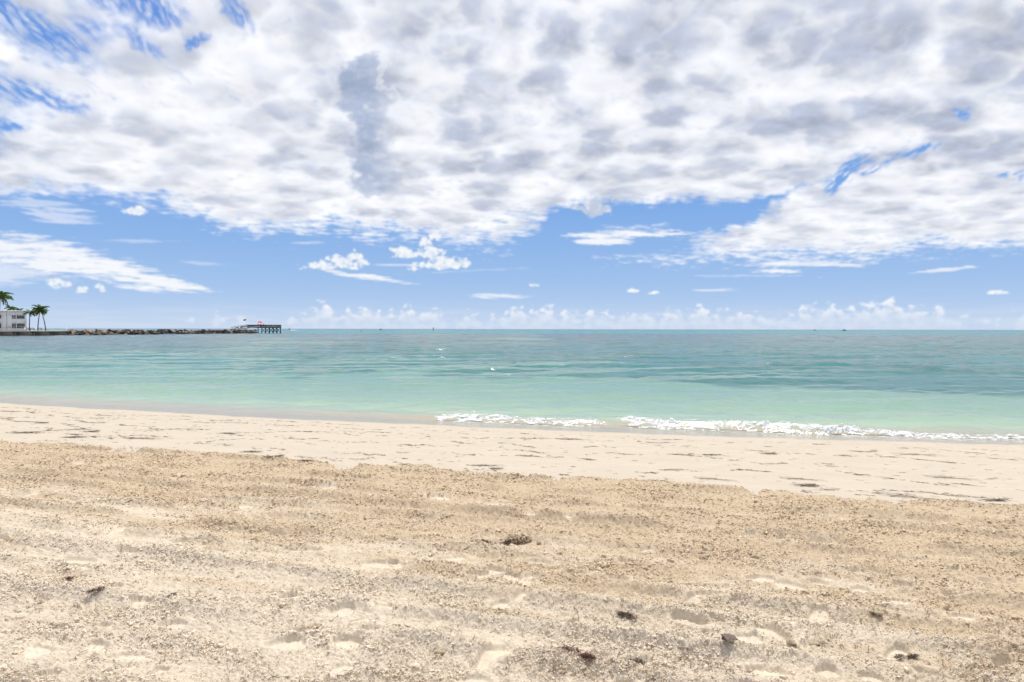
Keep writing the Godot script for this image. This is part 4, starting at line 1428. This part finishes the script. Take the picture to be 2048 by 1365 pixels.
# a ragged tuft: some small tangles side by side
func tuft(seed_value: int, bits: int, reach: float, high: float) -> ArrayMesh:
	var st := new_st()
	for k in bits:
		var one := tangle(seed_value * 10 + k, 60, 0.03, 0.022, high, 0.035, 0.0026, false)
		rng.seed = seed_value * 100 + k
		var s := rng.randf_range(0.6, 1.2)
		st.append_from(one, 0, Transform3D(Basis(Vector3.UP, rng.randf() * TAU).scaled(Vector3(s, s, s * 0.7)), Vector3(rng.randf_range(-reach, reach), 0, rng.randf_range(-reach, reach) * 0.45)))
	for k in 14:
		rng.seed = seed_value * 1000 + k
		strand(st, Vector3(rng.randfn() * reach, 0.003, rng.randfn() * reach * 0.6), rng.randf() * TAU, 0.05, 0.002, 0.005, rng.randfn())
	st.generate_normals()
	return st.commit()

func on_ground(x: float, z: float) -> Vector3:
	return Vector3(x, ground(x, z), z)

func build_litter() -> void:
	grain_lumps()
	var weed := mat(Color(0.065, 0.038, 0.024), 0.6, 0.4)
	var weed_red := mat(Color(0.095, 0.028, 0.018), 0.6, 0.4)
	var weed_grey := mat(Color(0.085, 0.065, 0.055), 0.85, 0.3)
	var weed_gold := mat(Color(0.20, 0.125, 0.045), 0.6, 0.4)
	# fibres mixed into the raked sand
	var shapes := []
	for k in 4: 
		rng.seed = 60 + k
		var st := new_st()
		strand(st, Vector3(-0.02, 0, 0), 0.0, 0.045, 0.003, 0.004, [0.4, 1.6, -2.2, 3.0][k], 6)
		shapes.append(done(st))
	var tone := StandardMaterial3D.new()
	tone.vertex_color_use_as_albedo = true
	tone.roughness = 0.8
	rng.seed = 1212
	var xf := [[], [], [], []]
	var cl := [[], [], [], []]
	for i in 34000:
		var z := -1.0 / lerpf(1.0 / 2.6, 1.0 / 8.0, rng.randf() * rng.randf())
		var x := z * rng.randf_range(-0.9, 0.9)
		var al := x * 0.958 + z * 0.287
		var ac := z * 0.958 - x * 0.287
		if raked_share(x, z) < 0.6: continue
		var n: float = nz.land.get_noise_2d(al * 0.9 + 200.0, ac * 1.8) + 0.6 * nz.clod.get_noise_2d(x * 3.0, z * 3.0)
		if rng.randf() > clampf(n * 1.1 + 0.12, 0.015, 0.8): continue
		if rng.randf() < print_at(x, z).y: continue
		var k := rng.randi() % 4
		var s := rng.randf_range(0.35, 1.25)
		xf[k].append(Transform3D(Basis.from_euler(Vector3(rng.randfn() * 0.25, rng.randf() * TAU, rng.randfn() * 0.25)).scaled(Vector3(s, s, s)), Vector3(x, ground(x, z) + 0.006, z)))
		var c: Color = [Color(0.13, 0.095, 0.08), Color(0.07, 0.05, 0.045), Color(0.20, 0.145, 0.105), Color(0.26, 0.16, 0.09)][rng.randi() % 4]
		cl[k].append(c)
	for k in 4:
		multi("seaweed_fibres", shapes[k], tone, xf[k], cl[k], "thin dark fibres of dried seaweed mixed into the raked sand", "seaweed fibres")
	# scraps along the drift lines on the smooth sand
	var scraps := []
	for k in 4: scraps.append(tangle(300 + k, [4, 7, 11, 3][k], 0.05, 0.012, 0.007, 0.06, 0.005))
	rng.seed = 3434
	var sx := [[], [], [], []]
	var sc := [[], [], [], []]
	var lines := [0.93, 0.86, 0.74, 0.62, 0.5, 0.36, 0.27, 0.16]
	var thick := [0.5, 1.0, 1.0, 0.9, 1.1, 1.3, 1.2, 0.6]
	for i in 27000:
		var k := rng.randi() % lines.size()
		var x := rng.randf_range(-17.0, 13.0)
		var f: float = lines[k] + 0.13 * nz.land.get_noise_2d(x * 0.22, k * 17.0) + 0.05 * nz.land.get_noise_2d(x * 0.9, k * 27.0)
		if rng.randf() < 0.16: f += rng.randfn() * 0.11
		else: f += rng.randfn() * 0.006
		if f > 1.03: continue
		var ez := edge_z(x)
		var sz := shore_z(x)
		var z: float = lerpf(sz - 0.02, ez, f)
		if z < sz + 0.55: continue
		if absf(x) > -z * 0.9: continue
		var lots: float = nz.land.get_noise_2d(x * 0.8, k * 37.0) + 0.6 * nz.clod.get_noise_2d(x * 2.0, z * 4.0)
		if rng.randf() > clampf((lots * 1.9 + 0.02 - x * 0.012) * thick[k], 0.025, 0.9): continue
		var q := rng.randi() % 4
		var s := rng.randf_range(0.2, 0.8)
		if rng.randf() < 0.03: s *= 1.8
		var slope := 0.28 + 0.13 * cos(x * 0.4)
		var b := Basis.from_euler(Vector3(0, -slope * rng.randf_range(0.3, 1.4) + rng.randfn() * 0.22, 0)).scaled(Vector3(s * 1.1, s, s * 1.0))
		sx[q].append(Transform3D(b, Vector3(x, ground(x, z) + 0.001, z)))
		var tones := [Color(0.065, 0.037, 0.02), Color(0.11, 0.062, 0.032), Color(0.20, 0.125, 0.055), Color(0.15, 0.10, 0.06)]
		sc[q].append(tones[rng.randi() % 4] if f < 0.8 else tones[mini(3, rng.randi() % 5)])
	for k in 4:
		multi("seaweed_scraps", scraps[k], tone, sx[k], sc[k], "scraps of brown sea grass strewn in drift lines on the smooth sand", "seaweed scraps")
	# larger bundles that can be told apart
	var bundle := [tangle(11, 42, 0.12, 0.025, 0.022, 0.12, 0.005), tangle(12, 34, 0.09, 0.02, 0.02, 0.10, 0.005), tangle(13, 46, 0.18, 0.035, 0.02, 0.14, 0.005), tangle(14, 18, 0.17, 0.014, 0.012, 0.18, 0.005)]
	var wrack := [
		[-0.38, -8.81, 3, 1.0, 0.1, "long dark strip of sea grass just behind the small dark bundle at mid beach"],
		[-0.20, -8.50, 1, 0.8, -0.1, "small dark bundle of sea grass near the middle of the smooth sand"],
		[3.51, -8.31, 3, 1.0, -0.2, "spiky dark strand bundle lying alone on smooth sand right of centre"],
		[3.35, -7.72, 0, 1.0, -0.2, "dark sea grass heap at the raked edge below the spiky strand bundle"],
		[4.13, -7.07, 3, 1.3, -0.4, "curved dark sea grass strand at far right above the raked edge"],
		[4.46, -6.80, 2, 0.9, -0.2, "wide dark mat of sea grass lying on the raked edge at far right"],
		[4.95, -6.95, 2, 0.8, 0.1, "grey brown sea grass mat at the right end of the smooth sand"],
		[2.37, -8.05, 3, 1.0, -0.3, "thin dark sea grass strip above the raked edge right of centre"],
		[1.62, -7.70, 2, 1.0, -0.1, "dark sea grass mat touching the raked edge at centre"],
		[-8.53, -11.9, 2, 1.5, 0.3, "largest dark sea grass mat, at the far left by the raked edge"],
		[-8.3, -12.9, 3, 1.6, 0.2, "long dark sea grass strip above the largest mat at far left"],
		[-7.22, -11.2, 2, 1.2, 0.1, "dark sea grass mat on the raked edge, right of the largest one"],
		[-7.75, -12.55, 0, 1.1, 0.3, "dark pointed sea grass bundle between two strips at left"],
		[-6.2, -11.3, 3, 1.5, 0.0, "flat dark sea grass strip left of centre beyond the raked edge"],
		[-9.87, -14.27, 0, 1.1, 0.1, "small dark sea grass heap at the far left, nearer the water"],
		[-10.5, -14.64, 3, 1.3, 0.0, "thin sea grass strip beside the small heap at far left"],
		[-5.4, -12.95, 2, 1.2, -0.4, "slanting dark sea grass mat in the left half of the smooth sand"],
		[-2.96, -8.53, 0, 0.9, 0.2, "dark ragged sea grass heap on the raked edge left of centre"],
		[-2.55, -8.38, 1, 0.9, -0.1, "smaller sea grass heap just right of the ragged one on the raked edge"],
		[-3.74, -9.74, 2, 0.9, 0.0, "sea grass mat lying on smooth sand above the ragged heap"],
		[7.08, -11.99, 3, 1.6, -0.1, "long golden brown sea grass strand at right, nearer the water"],
		[4.38, -11.57, 0, 1.1, -0.1, "golden brown sea grass bundle in the right half of the smooth sand"],
		[1.18, -13.88, 3, 1.4, -0.05, "thin brown sea grass strip close to the water at centre"],
		[5.66, -8.83, 3, 1.2, -0.3, "dark sea grass strand lying near the right edge of the smooth sand"]]
	for w in wrack:
		var o := thing("seaweed_bundle", w[5], "seaweed", on_ground(w[0], w[1]) + Vector3(0, 0.002, 0), w[4], "sea grass bundles washed up on the smooth sand")
		obj("strands", bundle[w[2]], weed_gold if "golden" in w[5] else weed, o)
		o.scale = Vector3(w[3], 0.8, w[3])
	# tufts on the raked sand
	var tufts := [tuft(21, 3, 0.05, 0.022), tuft(22, 5, 0.085, 0.026), tuft(23, 2, 0.03, 0.02)]
	var spots := [
		[0.34, -3.24, 1, 1.0, -0.5, weed_red, "reddish brown seaweed tuft at the bottom edge, nearest the camera"],
		[0.66, -3.77, 0, 1.1, -0.6, weed, "dark seaweed tuft right of centre, above the reddish one"],
		[-2.77, -4.21, 2, 1.1, 0.3, weed_red, "purple brown seaweed tuft at left beside a pale footprint"],
		[-2.46, -4.03, 0, 0.9, 1.0, weed, "black spidery seaweed tuft just below the purple brown one at left"],
		[-3.14, -4.34, 2, 1.0, 0.0, weed, "small black seaweed tuft at the far left edge"],
		[-1.98, -3.93, 2, 0.8, 0.6, weed, "small dark seaweed tuft lying apart on the left foreground sand"],
		[0.63, -3.32, 0, 0.8, 0.0, weed_grey, "faded seaweed tuft right of the reddish tuft at the bottom"],
		[1.94, -3.32, 1, 0.7, 0.3, weed_grey, "faded grey seaweed tuft in the lower right corner area"],
		[-3.42, -6.46, 2, 1.3, 0.2, weed_grey, "dark seaweed tuft alone on the left raked sand"]]
	for w in spots:
		var o := thing("seaweed_tuft", w[6], "seaweed", on_ground(w[0], w[1]), w[4], "seaweed tufts on the raked sand")
		obj("strands", tufts[w[2]], w[5], o)
		o.scale = Vector3(w[3], w[3] * 0.8, w[3])
	# two low heaps of rakings
	var clod := lump(8, 6, 9, 0.7, Vector3(1, 0.7, 1))
	var damp := mat(Color(C_DAMP.x * 0.85, C_DAMP.y * 0.82, C_DAMP.z * 0.8), 0.97, 0.2)
	for w in [[-0.24, -5.07, 0.16, "low heap of sand and dark seaweed, the left of two at centre", 71], [0.05, -5.22, 0.13, "low heap of sand and dark seaweed, the right of two at centre", 72]]:
		var o := thing("sand_heap", w[3], "heap", on_ground(w[0], w[1]), 0.2, "two heaps of rakings")
		var st := new_st()
		st.set_smooth_group(-1)
		rng.seed = w[4]
		for i in 60:
			var x: float = rng.randfn() * w[2] * 0.42
			var zz: float = rng.randfn() * w[2] * 0.3
			var k: float = exp(-(x * x + zz * zz * 2.0) / (w[2] * w[2] * 0.4))
			var s := rng.randf_range(0.006, 0.017)
			st.append_from(clod, 0, Transform3D(Basis.from_euler(Vector3(rng.randf() * 6.0, rng.randf() * 6.0, 0)).scaled(Vector3(s, s, s)), Vector3(x, 0.055 * k * rng.randf_range(0.2, 1.0), zz)))
		tag(obj("clods", st.commit(), damp, o), "", "", "", "stuff")
		obj("strands", tangle(w[4] + 10, 150, w[2] * 0.8, w[2] * 0.4, 0.03, 0.04, 0.0026, false), weed_grey, o)
		obj("dark_weed", tangle(w[4] + 20, 50, 0.03, 0.02, 0.022, 0.03, 0.004, false), weed, o, Vector3(-0.1, 0.0, 0.06))
	# a broken piece of bark
	var d := thing("driftwood_piece", "weathered grey brown piece of broken wood casting a dark shadow, lower right", "driftwood", on_ground(1.09, -3.39) + Vector3(0, 0.022, 0), 0.5)
	d.rotation = Vector3(0.35, 0.55, -0.3)
	d.scale = Vector3(0.85, 0.85, 0.85)
	var st := new_st()
	st.set_smooth_group(-1)
	rng.seed = 88
	var ring := []
	for i in 6:
		var t := i / 5.0
		var r := []
		for k in 7:
			var a := TAU * k / 7
			var q := (0.75 + 0.5 * rng.randf()) * (1.0 - 0.55 * absf(t - 0.45))
			r.append(Vector3(-0.055 + 0.11 * t + 0.008 * rng.randfn(), sin(a) * 0.017 * q, cos(a) * 0.036 * q))
		ring.append(r)
	for i in 5:
		for k in 7: quad(st, ring[i][k], ring[i][(k + 1) % 7], ring[i + 1][(k + 1) % 7], ring[i + 1][k])
	for k in range(1, 6):
		tri(st, ring[0][0], ring[0][k + 1], ring[0][k])
		tri(st, ring[5][0], ring[5][k], ring[5][k + 1])
	var wood := mat(Color(0.34, 0.27, 0.22), 0.9, 0.3)
	grain(wood, 0.02, 0.5, 1.0, Vector3(30, 6, 6), 0.4, 12)
	obj("wood", done(st), wood, d)
	st = new_st()
	tube(st, [Vector3(0.05, -0.004, 0.0), Vector3(0.075, -0.004, 0.008), Vector3(0.098, -0.012, 0.012)], [0.011, 0.008, 0.004], 6)
	obj("broken_tip", done(st), wood, d)
	# twigs
	st = new_st()
	tube(st, [Vector3(-0.02, 0.04, 0.05), Vector3(0.0, 0.03, 0.02), Vector3(0.012, 0.012, 0), Vector3(0.04, 0.006, -0.02)], [0.0015, 0.003, 0.0035, 0.002], 5)
	var tw := thing("twig", "short black twig standing up from the raked sand at right", "twig", on_ground(2.6, -4.38), 0.0)
	obj("stem", done(st), weed, tw)
	st = new_st()
	tube(st, [Vector3(-0.02, 0.01, -0.14), Vector3(0.005, 0.02, -0.06), Vector3(0.03, 0.018, 0.02), Vector3(0.035, 0.008, 0.10)], [0.0012, 0.0018, 0.0018, 0.001], 5)
	tw = thing("thin_twig", "long thin curved grey twig lying on the foreground sand at centre", "twig", on_ground(0.34, -3.87), 0.0)
	obj("stem", done(st), weed_grey, tw)
	# bigger clods
	var cm := mat(Color(0.58, 0.475, 0.345), 0.97, 0.2)
	grain(cm, 0.05, 0.78, 1.0, Vector3(12, 12, 12), 0.4, 15)
	var n := 0
	for w in [[1.75, -4.86, 0.026, "round tan sand clod alone in the right middle of the raked strip"], [2.06, -3.83, 0.034, "half buried sand clod in the right foreground"], [1.56, -3.46, 0.030, "grey sand clod beside the dark patch in the lower right"], [1.42, -3.44, 0.022, "small round sand clod left of the grey one in the lower right"], [-0.35, -3.36, 0.026, "rounded clod of sand at the bottom left of the centre footprint"], [-0.05, -3.02, 0.03, "clod of sand at the very bottom near the centre"], [1.38, -4.86, 0.03, "wide low sand clod in the right middle, left of the round one"], [-1.05, -3.62, 0.03, "shell shaped sand clod in the left foreground"]]:
		var o := thing("sand_clod", w[3], "sand clod", on_ground(w[0], w[1]) + Vector3(0, w[2] * 0.1, 0), n * 1.7, "clods lying on the raked sand")
		obj("clod", lump(40 + n, 9, 12, 0.55, Vector3(1.15, 0.7, 0.95) * w[2]), cm, o)
		n += 1

# ---------------------------------------------------------------- scene
func _ready() -> void:
	var cam := Camera3D.new()
	cam.name = "camera"
	cam.fov = 53.13
	cam.near = 0.1
	cam.far = 60000.0
	add_child(cam)
	cam.position = Vector3(0, EYE, 0)
	cam.rotation_degrees = Vector3(-0.99, 0, 0.1)
	cam.current = true
	var sun_dir := Vector3(sin(deg_to_rad(15.0)) * cos(deg_to_rad(69.0)), sin(deg_to_rad(69.0)), -cos(deg_to_rad(15.0)) * cos(deg_to_rad(69.0)))
	var env := Environment.new()
	env.background_mode = Environment.BG_SKY
	var t0 := Time.get_ticks_msec()
	env.sky = make_sky(sun_dir)
	env.tonemap_mode = Environment.TONE_MAPPER_LINEAR
	env.tonemap_exposure = 1.06
	env.volumetric_fog_enabled = true
	env.volumetric_fog_density = 0.0
	env.sdfgi_enabled = true
	env.ssao_enabled = true
	env.ssil_enabled = true
	var we := WorldEnvironment.new()
	we.environment = env
	add_child(we)
	var sun := DirectionalLight3D.new()
	sun.name = "sun"
	sun.light_energy = 1.1
	sun.light_color = Color(1.0, 0.965, 0.91)
	sun.light_angular_distance = 2.0
	sun.shadow_enabled = true
	add_child(sun)
	sun.look_at_from_position(sun_dir * 100.0, Vector3.ZERO)
	print("sky ", Time.get_ticks_msec() - t0)
	noise_of("land", FastNoiseLite.TYPE_SIMPLEX_SMOOTH, 3, 5)
	noise_of("clod", FastNoiseLite.TYPE_SIMPLEX_SMOOTH, 2, 17)
	noise_of("lump", FastNoiseLite.TYPE_SIMPLEX_SMOOTH, 2, 29)
	rng.seed = 4242
	build_beach()
	print("beach ", Time.get_ticks_msec() - t0)
	build_litter()
	print("litter ", Time.get_ticks_msec() - t0)
	build_sea()
	build_foam()
	print("foam ", Time.get_ticks_msec() - t0)
	build_point()
	build_house()
	build_pier()
	build_boats()
	print("far ", Time.get_ticks_msec() - t0)
	print("sea ", Time.get_ticks_msec() - t0)
